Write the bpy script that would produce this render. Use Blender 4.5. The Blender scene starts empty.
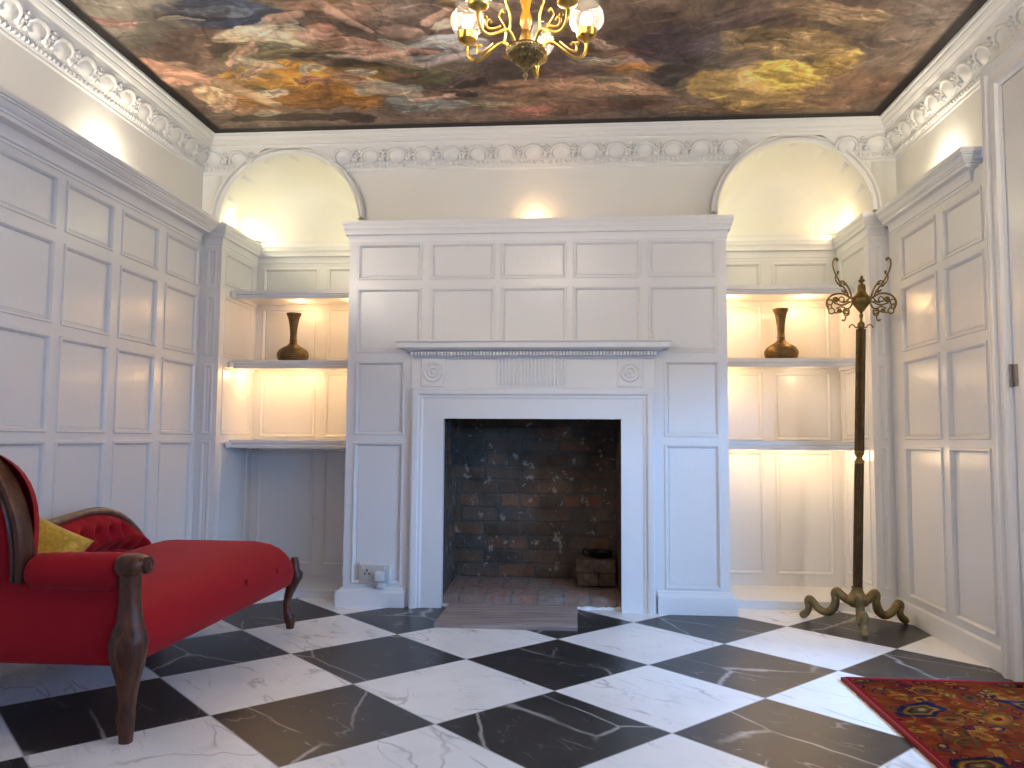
import bpy, bmesh, math, random
import numpy as np
from mathutils import Vector, Matrix
random.seed(7)
COL = bpy.context.scene.collection
PI = math.pi

# ------------------------------------------------------------------ helpers
class MB:
    """collects shapes in one bmesh and links them as ONE mesh object"""
    def __init__(s): s.bm = bmesh.new()
    def box(s, x0, x1, y0, y1, z0, z1, bev=0.0, rot=None, seg=2):
        m = Matrix.Translation(((x0+x1)/2, (y0+y1)/2, (z0+z1)/2)) @ Matrix.Diagonal((abs(x1-x0), abs(y1-y0), abs(z1-z0), 1))
        if rot is not None: m = rot @ m
        r = bmesh.ops.create_cube(s.bm, size=1, matrix=m)
        if bev > 0:
            es = list({e for v in r['verts'] for e in v.link_edges})
            bmesh.ops.bevel(s.bm, geom=es, offset=bev, segments=seg, affect='EDGES', profile=0.5)
        return s
    def quad(s, *p):
        return s.bm.faces.new([s.bm.verts.new(q) for q in p])
    def grid(s, pts, close_u=False, close_v=False):
        """pts[i][j] -> faces"""
        V = [[s.bm.verts.new(q) for q in row] for row in pts]
        n, m = len(V), len(V[0])
        for i in range(n if close_u else n-1):
            for j in range(m if close_v else m-1):
                a, b, c, d = V[i][j], V[(i+1) % n][j], V[(i+1) % n][(j+1) % m], V[i][(j+1) % m]
                try: s.bm.faces.new((a, b, c, d))
                except ValueError: pass
        return V
    def lathe(s, prof, c=(0, 0, 0), n=24, mat=None, flute=0, fd=0.0):
        """prof: (radius, z) list"""
        mat = mat or Matrix.Identity(4)
        rows = []
        for r, z in prof:
            row = []
            for k in range(n):
                a = 2*PI*k/n
                rr = r*(1-fd*(0.5+0.5*math.cos(flute*a))) if flute else r
                row.append(mat @ Vector((c[0]+rr*math.cos(a), c[1]+rr*math.sin(a), c[2]+z)))
            rows.append(row)
        V = s.grid(rows, close_v=True)
        for end in (V[0], V[-1]):
            try: s.bm.faces.new(end)
            except ValueError: pass
        return s
    def tube(s, pts, r, n=10, smooth=4, flat=1.0, closed=False):
        P = [Vector(p) for p in pts]
        R = list(r) if hasattr(r, '__len__') else [r]*len(P)
        if smooth > 1:
            Q, RR = [], []
            m = len(P)
            for i in range(m if closed else m-1):
                if closed: p0, p1, p2, p3 = P[i-1], P[i], P[(i+1) % m], P[(i+2) % m]
                else: p0, p1, p2, p3 = P[max(i-1, 0)], P[i], P[i+1], P[min(i+2, m-1)]
                for k in range(smooth):
                    t = k/smooth
                    Q.append(0.5*((2*p1)+(p2-p0)*t+(2*p0-5*p1+4*p2-p3)*t*t+(3*p1-p0-3*p2+p3)*t**3))
                    RR.append(R[i]*(1-t)+R[(i+1) % m]*t)
            if not closed: Q.append(P[-1]); RR.append(R[-1])
            P, R = Q, RR
        m = len(P)
        T = []
        for i in range(m):
            if closed: t = P[(i+1) % m]-P[i-1]
            else: t = P[min(i+1, m-1)]-P[max(i-1, 0)]
            T.append(t.normalized() if t.length > 1e-9 else Vector((0, 0, 1)))
        up = Vector((0, 0, 1)) if abs(T[0].z) < 0.9 else Vector((0, 1, 0))
        N = (up-T[0]*up.dot(T[0])).normalized()
        rows = []
        for i in range(m):
            N = (N-T[i]*N.dot(T[i])).normalized()
            B = T[i].cross(N)
            rows.append([P[i]+(N*math.cos(2*PI*k/n)*flat+B*math.sin(2*PI*k/n))*R[i] for k in range(n)])
        V = s.grid(rows, close_u=closed, close_v=True)
        if not closed:
            for end in (V[0], V[-1]): s.bm.faces.new(end)
        return s
    def ball(s, c, rx, ry=None, rz=None, u=12, v=8, rot=None):
        ry = rx if ry is None else ry; rz = rx if rz is None else rz
        m = Matrix.Translation(c) @ (rot or Matrix.Identity(4)) @ Matrix.Diagonal((rx, ry, rz, 1))
        bmesh.ops.create_uvsphere(s.bm, u_segments=u, v_segments=v, radius=1, matrix=m)
        return s
    def sweep(s, prof, path, caps=True):
        """prof: (p, z) list; path: function list, each maps (p, z) -> point"""
        rows = [[f(p, z) for (p, z) in prof] for f in path]
        V = s.grid(rows)
        if caps:
            for end in (V[0], V[-1]):
                try: s.bm.faces.new(end)
                except ValueError: pass
        return s
    def build(s, name, mat, parent=None, smooth=False, kind=None, angle=40):
        bmesh.ops.remove_doubles(s.bm, verts=s.bm.verts, dist=1e-6)
        bmesh.ops.recalc_face_normals(s.bm, faces=s.bm.faces)
        me = bpy.data.meshes.new(name)
        s.bm.to_mesh(me); s.bm.free()
        if smooth:
            me.shade_smooth()
            if angle: me.set_sharp_from_angle(angle=math.radians(angle))
        me.materials.append(mat)
        o = bpy.data.objects.new(name, me); COL.objects.link(o)
        if parent is not None: o.parent = parent
        if kind: o['kind'] = kind
        return o

def tag(o, label, cat, group=None):
    o['label'] = label; o['category'] = cat
    if group: o['group'] = group
    return o
def thing(name, label, cat, loc=(0, 0, 0), group=None):
    o = bpy.data.objects.new(name, None); COL.objects.link(o)
    o.location = loc; o.empty_display_size = 0.05
    return tag(o, label, cat, group)
def copy_thing(src, loc, label):
    r = src.copy(); COL.objects.link(r); r.location = loc; r['label'] = label
    for ch in list(src.children):
        c = ch.copy(); COL.objects.link(c); c.parent = r
        for g in ch.children:
            d = g.copy(); COL.objects.link(d); d.parent = c
    return r

# ------------------------------------------------------------------ materials
class NT:
    def __init__(s, name):
        s.m = bpy.data.materials.new(name); s.m.use_nodes = True
        s.t = s.m.node_tree; s.b = s.t.nodes['Principled BSDF']; s.out = s.t.nodes['Material Output']
    def n(s, typ, ins=None, **kw):
        nd = s.t.nodes.new(typ)
        for k, v in kw.items(): setattr(nd, k, v)
        for k, v in (ins or {}).items(): s.set(nd.inputs[k], v)
        return nd
    def set(s, sock, v):
        if hasattr(v, 'is_output') or isinstance(v, bpy.types.NodeSocket): s.t.links.new(v, sock)
        else: sock.default_value = v
    def math(s, op, a, b=0.0, c=None):
        nd = s.n('ShaderNodeMath', operation=op)
        s.set(nd.inputs[0], a); s.set(nd.inputs[1], b)
        if c is not None: s.set(nd.inputs[2], c)
        return nd.outputs[0]
    def mix(s, f, a, b, mode='MIX'):
        nd = s.n('ShaderNodeMix', data_type='RGBA', blend_type=mode)
        s.set(nd.inputs[0], f); s.set(nd.inputs[6], a); s.set(nd.inputs[7], b)
        return nd.outputs[2]
    def ramp(s, f, stops):
        nd = s.n('ShaderNodeValToRGB'); s.set(nd.inputs[0], f)
        el = nd.color_ramp.elements
        while len(el) > 1: el.remove(el[-1])
        for i, (p, c) in enumerate(stops):
            e = el[0] if i == 0 else el.new(p)
            e.position = p; e.color = c if len(c) == 4 else (*c, 1)
        return nd.outputs[0]
    def coord(s): return s.n('ShaderNodeTexCoord').outputs['Object']
    def noise(s, vec, scale, detail=3, rough=0.5, dist=0.0, out=0):
        return s.n('ShaderNodeTexNoise', {'Vector': vec, 'Scale': scale, 'Detail': detail, 'Roughness': rough, 'Distortion': dist}).outputs[out]
    def bump(s, h, strength=0.3, dist=0.01):
        nd = s.n('ShaderNodeBump', {'Height': h, 'Strength': strength, 'Distance': dist})
        s.set(s.b.inputs['Normal'], nd.outputs[0])
    def p(s, **kw):
        names = dict(col='Base Color', rough='Roughness', metal='Metallic', spec='Specular IOR Level', sheen='Sheen Weight', sheenr='Sheen Roughness', sheent='Sheen Tint', coat='Coat Weight', coatr='Coat Roughness', ior='IOR')
        for k, v in kw.items():
            if k in ('col', 'sheent') and isinstance(v, tuple) and len(v) == 3: v = (*v, 1)
            s.set(s.b.inputs[names[k]], v)
        return s

def srgb(r, g, b):
    f = lambda c: ((c/255)/12.92 if c/255 <= 0.04045 else ((c/255+0.055)/1.055)**2.4)
    return (f(r), f(g), f(b))

def paint_mat(name, col, rough, bump=0.1, scale=60, spec=0.5):
    t = NT(name); c = t.coord()
    v = t.noise(c, 1.7, 4)
    col1 = tuple(x*0.96 for x in col)
    t.p(col=t.mix(v, (*col1, 1), (*col, 1)), rough=rough, spec=spec)
    st = t.n('ShaderNodeMapping', {'Vector': c, 'Scale': (1, 1, 0.12)}).outputs[0]
    t.bump(t.math('ADD', t.noise(st, scale, 4, 0.6), t.noise(c, 9, 2)), bump, 0.004)
    return t.m

M = {}
M['panel'] = paint_mat('white_panel_paint', (0.78, 0.77, 0.755), 0.24, 0.22, 55)
M['wall'] = paint_mat('white_wall_paint', (0.80, 0.785, 0.73), 0.6, 0.08, 40, 0.3)
M['plaster'] = paint_mat('white_plaster', (0.80, 0.79, 0.755), 0.55, 0.08, 50, 0.3)
M['trim'] = paint_mat('white_trim_paint', (0.79, 0.785, 0.775), 0.3, 0.12, 60)
M['soft_white'] = paint_mat('satin_white_paint', (0.78, 0.775, 0.765), 0.38, 0.1, 60)

def simple(name, col, rough=0.5, metal=0.0, **kw):
    t = NT(name); t.p(col=col, rough=rough, metal=metal, **kw); return t.m
M['plastic'] = simple('white_plastic', (0.72, 0.71, 0.70), 0.35)
M['plastic_grey'] = simple('off_white_plastic', (0.55, 0.53, 0.5), 0.4)
M['black'] = simple('black_slot', (0.01, 0.01, 0.01), 0.6)
M['iron'] = simple('black_iron', (0.012, 0.012, 0.013), 0.5, 0.6)
M['hinge'] = simple('painted_hinge', (0.22, 0.21, 0.2), 0.4, 0.5)

def brass(name, a, b, rough, metal=1.0, scale=30):
    t = NT(name); c = t.coord()
    n = t.noise(c, scale, 5, 0.65)
    t.p(col=t.ramp(n, [(0.3, a), (0.7, b)]), rough=t.math('MULTIPLY_ADD', n, 0.25, rough-0.1), metal=metal)
    t.bump(t.noise(c, scale*3, 3), 0.15, 0.002)
    return t.m
M['old_brass'] = brass('aged_brass', (0.12, 0.075, 0.022), (0.30, 0.20, 0.06), 0.42, 0.9)
M['dark_brass'] = brass('dark_bronze', (0.055, 0.032, 0.013), (0.12, 0.075, 0.028), 0.42, 0.8)
M['base_brass'] = brass('dull_cast_brass', (0.16, 0.11, 0.045), (0.32, 0.24, 0.11), 0.55, 0.7, 22)
M['gold'] = brass('polished_brass', (0.38, 0.22, 0.045), (0.70, 0.45, 0.12), 0.28)
M['dark_gold'] = brass('antique_brass', (0.10, 0.07, 0.03), (0.32, 0.22, 0.09), 0.4, 0.9, 60)

# engraved vase brass
t = NT('engraved_brass'); c = t.coord()
n = t.noise(c, 25, 4); wv = t.n('ShaderNodeTexWave', {'Vector': c, 'Scale': 28, 'Distortion': 3.0, 'Detail': 2}, bands_direction='Z').outputs[1]
t.p(col=t.mix(t.math('MULTIPLY', wv, 0.5), t.ramp(n, [(0.3, (0.115, 0.072, 0.027)), (0.7, (0.23, 0.15, 0.06))]), (0.06, 0.038, 0.015, 1)), rough=0.45, metal=0.75)
t.bump(wv, 0.3, 0.002); M['vase'] = t.m

# wood
t = NT('dark_mahogany'); c = t.coord()
mp = t.n('ShaderNodeMapping', {'Vector': c, 'Scale': (1, 1, 0.18)}).outputs[0]
n = t.noise(mp, 45, 5, 0.6, 0.6)
t.p(col=t.ramp(n, [(0.3, (0.026, 0.009, 0.005)), (0.55, (0.085, 0.027, 0.012)), (0.75, (0.15, 0.055, 0.024))]), rough=0.36, spec=0.35, coat=0.05, coatr=0.15)
t.bump(n, 0.1, 0.003); M['wood'] = t.m
t = NT('faded_mahogany'); c = t.coord()
n = t.noise(c, 30, 5, 0.6, 0.6)
t.p(col=t.ramp(n, [(0.3, (0.10, 0.055, 0.030)), (0.7, (0.24, 0.15, 0.09))]), rough=0.35, coat=0.2, coatr=0.2); M['wood_light'] = t.m

# velvet
def velvet(name, a, b):
    t = NT(name); c = t.coord()
    n = t.noise(c, 6, 3); f = t.noise(c, 900, 2)
    t.p(col=t.mix(n, (*a, 1), (*b, 1)), rough=0.85, spec=0.15, sheen=0.30, sheenr=0.4, sheent=(1.0, 0.25, 0.22))
    t.bump(t.math('ADD', f, t.math('MULTIPLY', t.noise(c, 14, 3), 1.2)), 0.18, 0.004)
    return t.m
M['red'] = velvet('red_velvet', (0.27, 0.006, 0.012), (0.35, 0.009, 0.017))
M['red_button'] = velvet('red_button_velvet', (0.25, 0.006, 0.012), (0.3, 0.01, 0.015))
t = NT('yellow_brocade'); c = t.coord()
v1 = t.noise(c, 38, 3, 0.5, 1.5)
t.p(col=t.mix(t.ramp(v1, [(0.42, (0, 0, 0)), (0.6, (1, 1, 1))]), (0.46, 0.27, 0.012, 1), (0.60, 0.37, 0.022, 1)), rough=0.6, sheen=0.3)
t.bump(v1, 0.2, 0.003); M['yellow'] = t.m

# board / mat : ribs run along X
t = NT('ribbed_brown_board'); c = t.coord()
mp = t.n('ShaderNodeMapping', {'Vector': c, 'Scale': (0.6, 9, 1)}).outputs[0]
n = t.noise(mp, 6, 4)
t.p(col=t.ramp(n, [(0.3, (0.20, 0.150, 0.130)), (0.7, (0.38, 0.30, 0.27))]), rough=0.7); M['board'] = t.m

# brick
def brick_mat(name, dark):
    t = NT(name); tc = t.n('ShaderNodeTexCoord')
    c = tc.outputs['Object']
    # fold cheeks and back into one brick plane : u = x + y, v = z
    sp = t.n('ShaderNodeSeparateXYZ', {'Vector': c})
    cb = t.n('ShaderNodeCombineXYZ', {'X': t.math('ADD', sp.outputs[0], sp.outputs[1]), 'Y': sp.outputs[2], 'Z': 0.0}).outputs[0]
    wob = t.n('ShaderNodeVectorMath', {0: t.noise(cb, 9, 3, out=1), 1: (0.022, 0.020, 0)}, operation='MULTIPLY').outputs[0]
    vec = t.n('ShaderNodeVectorMath', {0: cb, 1: wob}, operation='ADD').outputs[0]
    br = t.n('ShaderNodeTexBrick', {'Vector': vec, 'Scale': 1.0, 'Mortar Size': 0.009, 'Mortar Smooth': 0.35, 'Bias': 0.0, 'Brick Width': 0.215, 'Row Height': 0.079, 'Color1': (0, 0, 0, 1), 'Color2': (1, 1, 1, 1), 'Mortar': (0.5, 0.5, 0.5, 1)})
    br.offset = 0.37; br.squash = 0.55; br.squash_frequency = 3
    n1 = t.noise(c, 5, 5, 0.65); n2 = t.noise(c, 38, 5, 0.7)
    bc = t.ramp(br.outputs[0], [(0.0, (0.10, 0.066, 0.046)), (0.3, (0.17, 0.095, 0.055)), (0.55, (0.115, 0.095, 0.074)), (0.75, (0.27, 0.115, 0.05)), (1.0, (0.155, 0.12, 0.085))])
    bc = t.mix(t.math('MULTIPLY', n2, 0.6), bc, (0.10, 0.09, 0.078, 1))
    bc = t.mix(br.outputs['Fac'], bc, (0.125, 0.105, 0.085, 1))
    soot = t.ramp(n1, [(0.38, (0, 0, 0)), (0.62, (1, 1, 1))])
    bc = t.mix(t.math('MULTIPLY', soot, dark), bc, (0.010, 0.009, 0.008, 1))
    chips = t.ramp(t.noise(c, 13, 3, 0.7), [(0.60, (0, 0, 0)), (0.65, (1, 1, 1))])
    bc = t.mix(t.math('MULTIPLY', chips, 0.6), bc, (0.36, 0.32, 0.26, 1))
    t.p(col=bc, rough=0.9, spec=0.2)
    h = t.math('SUBTRACT', t.math('MULTIPLY', n2, 0.6), br.outputs['Fac'])
    t.bump(h, 0.9, 0.012)
    return t.m
M['brick'] = brick_mat('sooty_firebox_brick', 0.45)
t = NT('hearth_brick'); c = t.coord()
sp = t.n('ShaderNodeSeparateXYZ', {'Vector': c})
br = t.n('ShaderNodeTexBrick', {'Vector': c, 'Scale': 1.0, 'Mortar Size': 0.006, 'Mortar Smooth': 0.3, 'Brick Width': 0.135, 'Row Height': 0.225, 'Color1': (0, 0, 0, 1), 'Color2': (1, 1, 1, 1), 'Mortar': (0.5, 0.5, 0.5, 1)})
n2 = t.noise(c, 30, 5, 0.7)
bc = t.ramp(br.outputs[0], [(0, (0.20, 0.13, 0.10)), (0.5, (0.25, 0.12, 0.08)), (1, (0.18, 0.14, 0.115))])
bc = t.mix(br.outputs['Fac'], bc, (0.09, 0.085, 0.08, 1))
bc = t.mix(t.ramp(n2, [(0.35, (0, 0, 0)), (0.75, (1, 1, 1))]), bc, (0.27, 0.25, 0.225, 1))
t.p(col=bc, rough=0.9, spec=0.2); t.bump(t.math('SUBTRACT', n2, br.outputs['Fac']), 0.5, 0.008); M['hearth'] = t.m
t = NT('loose_brick'); c = t.coord(); n = t.noise(c, 18, 5, 0.7)
t.p(col=t.ramp(n, [(0.3, (0.06, 0.035, 0.022)), (0.55, (0.13, 0.085, 0.055)), (0.75, (0.2, 0.16, 0.12))]), rough=0.9, spec=0.2)
t.bump(n, 0.6, 0.01); M['loose_brick'] = t.m

# marble chequer floor
TX, TY, TA, SI, SJ = -1.1277, 2.4030, math.radians(44.847), 0.5, 0.4943
t = NT('marble_chequer'); c = t.coord()
sp = t.n('ShaderNodeSeparateXYZ', {'Vector': c}); X, Y = sp.outputs[0], sp.outputs[1]
dx = t.math('SUBTRACT', X, TX); dy = t.math('SUBTRACT', Y, TY)
ca, sa = math.cos(TA), math.sin(TA)
ui = t.math('DIVIDE', t.math('SUBTRACT', t.math('MULTIPLY', dx, ca), t.math('MULTIPLY', dy, sa)), SI)
vj = t.math('DIVIDE', t.math('ADD', t.math('MULTIPLY', dx, sa), t.math('MULTIPLY', dy, ca)), SJ)
fi, fj = t.math('FLOOR', ui), t.math('FLOOR', vj)
par = t.math('PINGPONG', t.math('ADD', fi, fj), 1.0)          # 0 black, 1 white
fu, fv = t.math('SUBTRACT', ui, fi), t.math('SUBTRACT', vj, fj)
ed = t.math('MINIMUM', t.math('MINIMUM', fu, t.math('SUBTRACT', 1.0, fu)), t.math('MINIMUM', fv, t.math('SUBTRACT', 1.0, fv)))
grout = t.math('LESS_THAN', ed, 0.0055)
cell = t.n('ShaderNodeCombineXYZ', {'X': fi, 'Y': fj, 'Z': 0.0}).outputs[0]
rnd = t.n('ShaderNodeTexWhiteNoise', {'Vector': cell}, noise_dimensions='3D').outputs['Color']
loc = t.n('ShaderNodeCombineXYZ', {'X': ui, 'Y': vj, 'Z': 0.0}).outputs[0]
off = t.n('ShaderNodeVectorMath', {0: rnd, 1: (37, 23, 51)}, operation='MULTIPLY').outputs[0]
mv = t.n('ShaderNodeVectorMath', {0: loc, 1: off}, operation='ADD').outputs[0]
def vein(vec, scale, width, dist, rot):
    m_ = t.n('ShaderNodeMapping', {'Vector': vec, 'Rotation': (0, 0, rot), 'Scale': (0.55, 2.6, 1)}).outputs[0]
    n_ = t.noise(m_, scale, 3, 0.42, dist)
    d_ = t.math('ABSOLUTE', t.math('SUBTRACT', n_, 0.5))
    mr = t.n('ShaderNodeMapRange', {'Value': d_, 'From Min': 0.0, 'From Max': width, 'To Min': 1.0, 'To Max': 0.0})
    return mr.outputs[0]
def brk(scale, lo, hi):
    mr = t.n('ShaderNodeMapRange', {'Value': t.noise(mv, scale, 2), 'From Min': lo, 'From Max': hi})
    return mr.outputs[0]
def crack(scale, width, sx, rot, wob):
    m_ = t.n('ShaderNodeMapping', {'Vector': mv, 'Rotation': (0, 0, rot), 'Scale': (sx, 1, 1)}).outputs[0]
    w_ = t.n('ShaderNodeVectorMath', {0: t.noise(m_, 3.0, 3, out=1), 1: (wob, wob, wob)}, operation='MULTIPLY').outputs[0]
    a_ = t.n('ShaderNodeVectorMath', {0: m_, 1: w_}, operation='ADD').outputs[0]
    v_ = t.n('ShaderNodeTexVoronoi', {'Vector': a_, 'Scale': scale}, feature='DISTANCE_TO_EDGE', voronoi_dimensions='3D').outputs['Distance']
    return t.n('ShaderNodeMapRange', {'Value': v_, 'From Min': 0.0, 'From Max': width, 'To Min': 1.0, 'To Max': 0.0}).outputs[0]
va = t.math('MULTIPLY', crack(1.15, 0.013, 0.5, 0.9, 0.12), brk(1.3, 0.38, 0.50))
vb = t.math('MULTIPLY', crack(2.6, 0.012, 0.35, 0.35, 0.3), brk(3.2, 0.50, 0.62))
vc = t.math('MULTIPLY', crack(7.0, 0.030, 0.30, 0.5, 0.5), brk(9.0, 0.60, 0.70))
blackv = t.math('MAXIMUM', t.math('MULTIPLY', va, 0.9), t.math('MAXIMUM', t.math('MULTIPLY', vb, 0.5), t.math('MULTIPLY', vc, 0.6)))
wa = t.math('MULTIPLY', vein(mv, 0.9, 0.012, 0.8, 0.5), brk(2.5, 0.45, 0.6))
wb = t.math('MULTIPLY', vein(mv, 2.4, 0.02, 2.0, 0.8), brk(3.5, 0.5, 0.65))
whitev = t.math('MAXIMUM', t.math('MULTIPLY', wa, 0.55), t.math('MULTIPLY', wb, 0.3))
black = t.mix(t.noise(mv, 5, 4, 0.7), (0.014, 0.0145, 0.016, 1), (0.045, 0.043, 0.042, 1))
black = t.mix(blackv, black, (0.42, 0.41, 0.39, 1))
white = t.mix(t.ramp(t.noise(mv, 1.4, 4, 0.6), [(0.45, (0, 0, 0)), (0.8, (1, 1, 1))]), (0.88, 0.875, 0.865, 1), (0.75, 0.75, 0.755, 1))
whitev = t.math('MAXIMUM', whitev, t.math('MULTIPLY', t.math('MULTIPLY', crack(1.3, 0.014, 0.6, 0.7, 0.35), brk(1.7, 0.48, 0.6)), 0.5))
white = t.mix(whitev, white, (0.20, 0.19, 0.185, 1))
colr = t.mix(par, black, white)
colr = t.mix(t.math('MULTIPLY', grout, 0.7), colr, (0.5, 0.5, 0.49, 1))
t.p(col=colr, rough=t.math('MULTIPLY_ADD', par, 0.02, 0.36), spec=0.42)
t.bump(t.math('SUBTRACT', t.math('MULTIPLY', t.noise(c, 60, 3), 0.15), t.math('MULTIPLY', grout, 0.6)), 0.12, 0.004)
M['floor'] = t.m

# vertex-coloured surfaces
def vc_mat(name, rough, bump=0.0, scale=300, spec=0.3, sheen=0.0):
    t = NT(name)
    a = t.n('ShaderNodeVertexColor', layer_name='pattern')
    t.p(col=a.outputs[0], rough=rough, spec=spec, sheen=sheen)
    if bump: t.bump(t.noise(t.coord(), scale, 3), bump, 0.004)
    return t.m
M['canvas'] = vc_mat('painted_canvas', 0.5, 0.15, 160, 0.2)
M['rug'] = vc_mat('woven_rug', 0.95, 0.5, 420, 0.03, 0.0)
M['rug_edge'] = velvet('red_rug_binding', (0.20, 0.012, 0.012), (0.24, 0.018, 0.016))

# glass
t = NT('clear_cut_glass'); c = t.coord()
tr = t.n('ShaderNodeBsdfTransparent', {'Color': (0.96, 0.95, 0.92, 1)}); gl = t.n('ShaderNodeBsdfGlossy', {'Roughness': 0.06})
lw = t.n('ShaderNodeLayerWeight', {'Blend': 0.35})
vo = t.n('ShaderNodeTexVoronoi', {'Vector': c, 'Scale': 90}).outputs[0]
bp = t.n('ShaderNodeBump', {'Height': vo, 'Strength': 0.8, 'Distance': 0.01})
t.t.links.new(bp.outputs[0], gl.inputs['Normal']); t.t.links.new(bp.outputs[0], lw.inputs['Normal'])
mx = t.n('ShaderNodeMixShader'); t.set(mx.inputs[0], t.math('MINIMUM', t.math('MULTIPLY_ADD', lw.outputs[1], 0.55, 0.03), 0.6))
t.t.links.new(tr.outputs[0], mx.inputs[1]); t.t.links.new(gl.outputs[0], mx.inputs[2])
df = t.n('ShaderNodeBsdfTranslucent', {'Color': (0.9, 0.88, 0.8, 1)}); m2 = t.n('ShaderNodeMixShader', {0: 0.02})
t.t.links.new(mx.outputs[0], m2.inputs[1]); t.t.links.new(df.outputs[0], m2.inputs[2]); t.t.links.new(m2.outputs[0], t.out.inputs[0])
M['globe'] = t.m
t = NT('window_glass')
tr = t.n('ShaderNodeBsdfTransparent'); gl = t.n('ShaderNodeBsdfGlossy', {'Roughness': 0.02})
mx = t.n('ShaderNodeMixShader', {0: 0.06}); t.t.links.new(tr.outputs[0], mx.inputs[1]); t.t.links.new(gl.outputs[0], mx.inputs[2]); t.t.links.new(mx.outputs[0], t.out.inputs[0])
M['pane'] = t.m
t = NT('lit_bulb'); t.p(col=(1, 0.9, 0.7)); t.set(t.b.inputs['Emission Color'], (1.0, 0.80, 0.50, 1)); t.set(t.b.inputs['Emission Strength'], 9.0); M['bulb'] = t.m
t = NT('amber_glass'); t.p(col=(0.75, 0.33, 0.04), rough=0.15, spec=0.8); t.set(t.b.inputs['Transmission Weight'], 0.5); M['amber'] = t.m

# ------------------------------------------------------------------ room dimensions
XL, XR = -2.06, 1.585          # panelling faces
YU = 4.12                      # upper back wall (with the arches)
XLU, XRU = -2.08, 1.645        # upper side walls
YP = 4.10                      # pilaster faces
YB = 4.58                      # alcove back panelling
RL, RR = -1.945, 1.487         # alcove reveals
CL, CR, YC = -1.203, 0.756, 4.02   # chimney breast
YF = -1.6                      # wall behind the camera
ZC = 2.503                     # ceiling canvas
ZD = 2.01                      # top of panelling

# ---- panelling -----------------------------------------------------
RINGS = [(0.0, 0.0), (0.003, 0.007), (0.010, 0.007), (0.016, -0.001), (0.019, -0.012), (0.024, -0.012), (0.026, -0.009)]
def panelling(mb, f, u0, u1, v0, v1, cols, rows, skip=(), relief=1.0):
    """f(u, v, d): d = height towards the room. cols/rows: panel extents."""
    us = sorted({u0, u1, *[x for c in cols for x in c]}); vs = sorted({v0, v1, *[x for r in rows for x in r]})
    us = [u for u in us if u0-1e-9 <= u <= u1+1e-9]; vs = [v for v in vs if v0-1e-9 <= v <= v1+1e-9]
    for a, b in zip(us[:-1], us[1:]):
        for c, d in zip(vs[:-1], vs[1:]):
            mu, mv_ = (a+b)/2, (c+d)/2
            if any(s0 < mu < s1 and t0 < mv_ < t1 for s0, s1, t0, t1 in skip): continue
            cell_ = any(x0 < mu < x1 for x0, x1 in cols) and any(y0 < mv_ < y1 for y0, y1 in rows)
            if not cell_:
                mb.quad(f(a, c, 0), f(b, c, 0), f(b, d, 0), f(a, d, 0)); continue
            prev = None
            for ins, dep in RINGS:
                dep *= relief
                ring = [mb.bm.verts.new(f(x, y, dep)) for x, y in ((a+ins, c+ins), (b-ins, c+ins), (b-ins, d-ins), (a+ins, d-ins))]
                if prev:
                    for k in range(4): mb.bm.faces.new((prev[k], prev[(k+1) % 4], ring[(k+1) % 4], ring[k]))
                prev = ring
            mb.bm.faces.new(prev)

ROWS_L = [(0.125, 0.838), (0.870, 1.256), (1.298, 1.630), (1.676, 1.888)]
ROWS_R = [(0.120, 0.835), (0.868, 1.254), (1.294, 1.614), (1.645, 1.866)]
# left wall
mb = MB()
cols = [(2.565, 2.900), (2.952, 3.282), (3.342, 3.662), (3.732, 4.066)]
cols = [(a-0.39*k, b-0.39*k) for k in range(10, 0, -1) for a, b in [(2.565, 2.900)] if a-0.39*k > YF]+cols
panelling(mb, lambda u, v, d: Vector((XL+d, u, v)), YF, YP, 0.0, 1.96, cols, ROWS_L)
mb.box(XLU-0.1, XLU, YF, 5.0, 0, 2.6)
mb.build('wall_left', M['panel'], kind='structure')
mb = MB(); mb.box(XLU, XLU+0.004, YF, YU, ZD-0.02, 2.5); mb.build('wall_left_upper', M['wall'], kind='structure')
# right wall, ends at the door case
YD = 3.115
mb = MB()
panelling(mb, lambda u, v, d: Vector((XR-d, u, v)), YD, YP, 0.0, 1.95, [(3.165, 3.505), (3.570, 3.952)], ROWS_R)
mb.box(XRU, XRU+0.1, 2.985, 5.0, 0, 2.6)
mb.build('wall_right', M['panel'], kind='structure')
mb = MB(); mb.box(XRU-0.004, XRU, 2.9, YU, ZD-0.02, 2.5); mb.build('wall_right_upper', M['wall'], kind='structure')
# right wall towards the camera (beyond the frame), with the glazed door opening
DY0, DY1, DZ = 2.03, 2.985, 2.20
mb = MB()
W2 = (-0.75, 0.95, 0.30, 2.0)
mb.box(1.60, 1.70, YF, W2[0], 0, 2.6); mb.box(1.60, 1.70, W2[1], DY0-0.13, 0, 2.6); mb.box(1.60, 1.70, W2[0], W2[1], 0, W2[2]); mb.box(1.60, 1.70, W2[0], W2[1], W2[3], 2.6); mb.box(1.60, 1.95, DY0-0.13, 2.985+0.13, DZ+0.06, 2.6)
mb.box(1.60, 1.74, DY0-0.15, DY0-0.002, 0, DZ+0.06); mb.box(1.66, 1.95, 2.987, 3.13, 0, DZ+0.06)
mb.build('wall_right_side', M['wall'], kind='structure')
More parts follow.
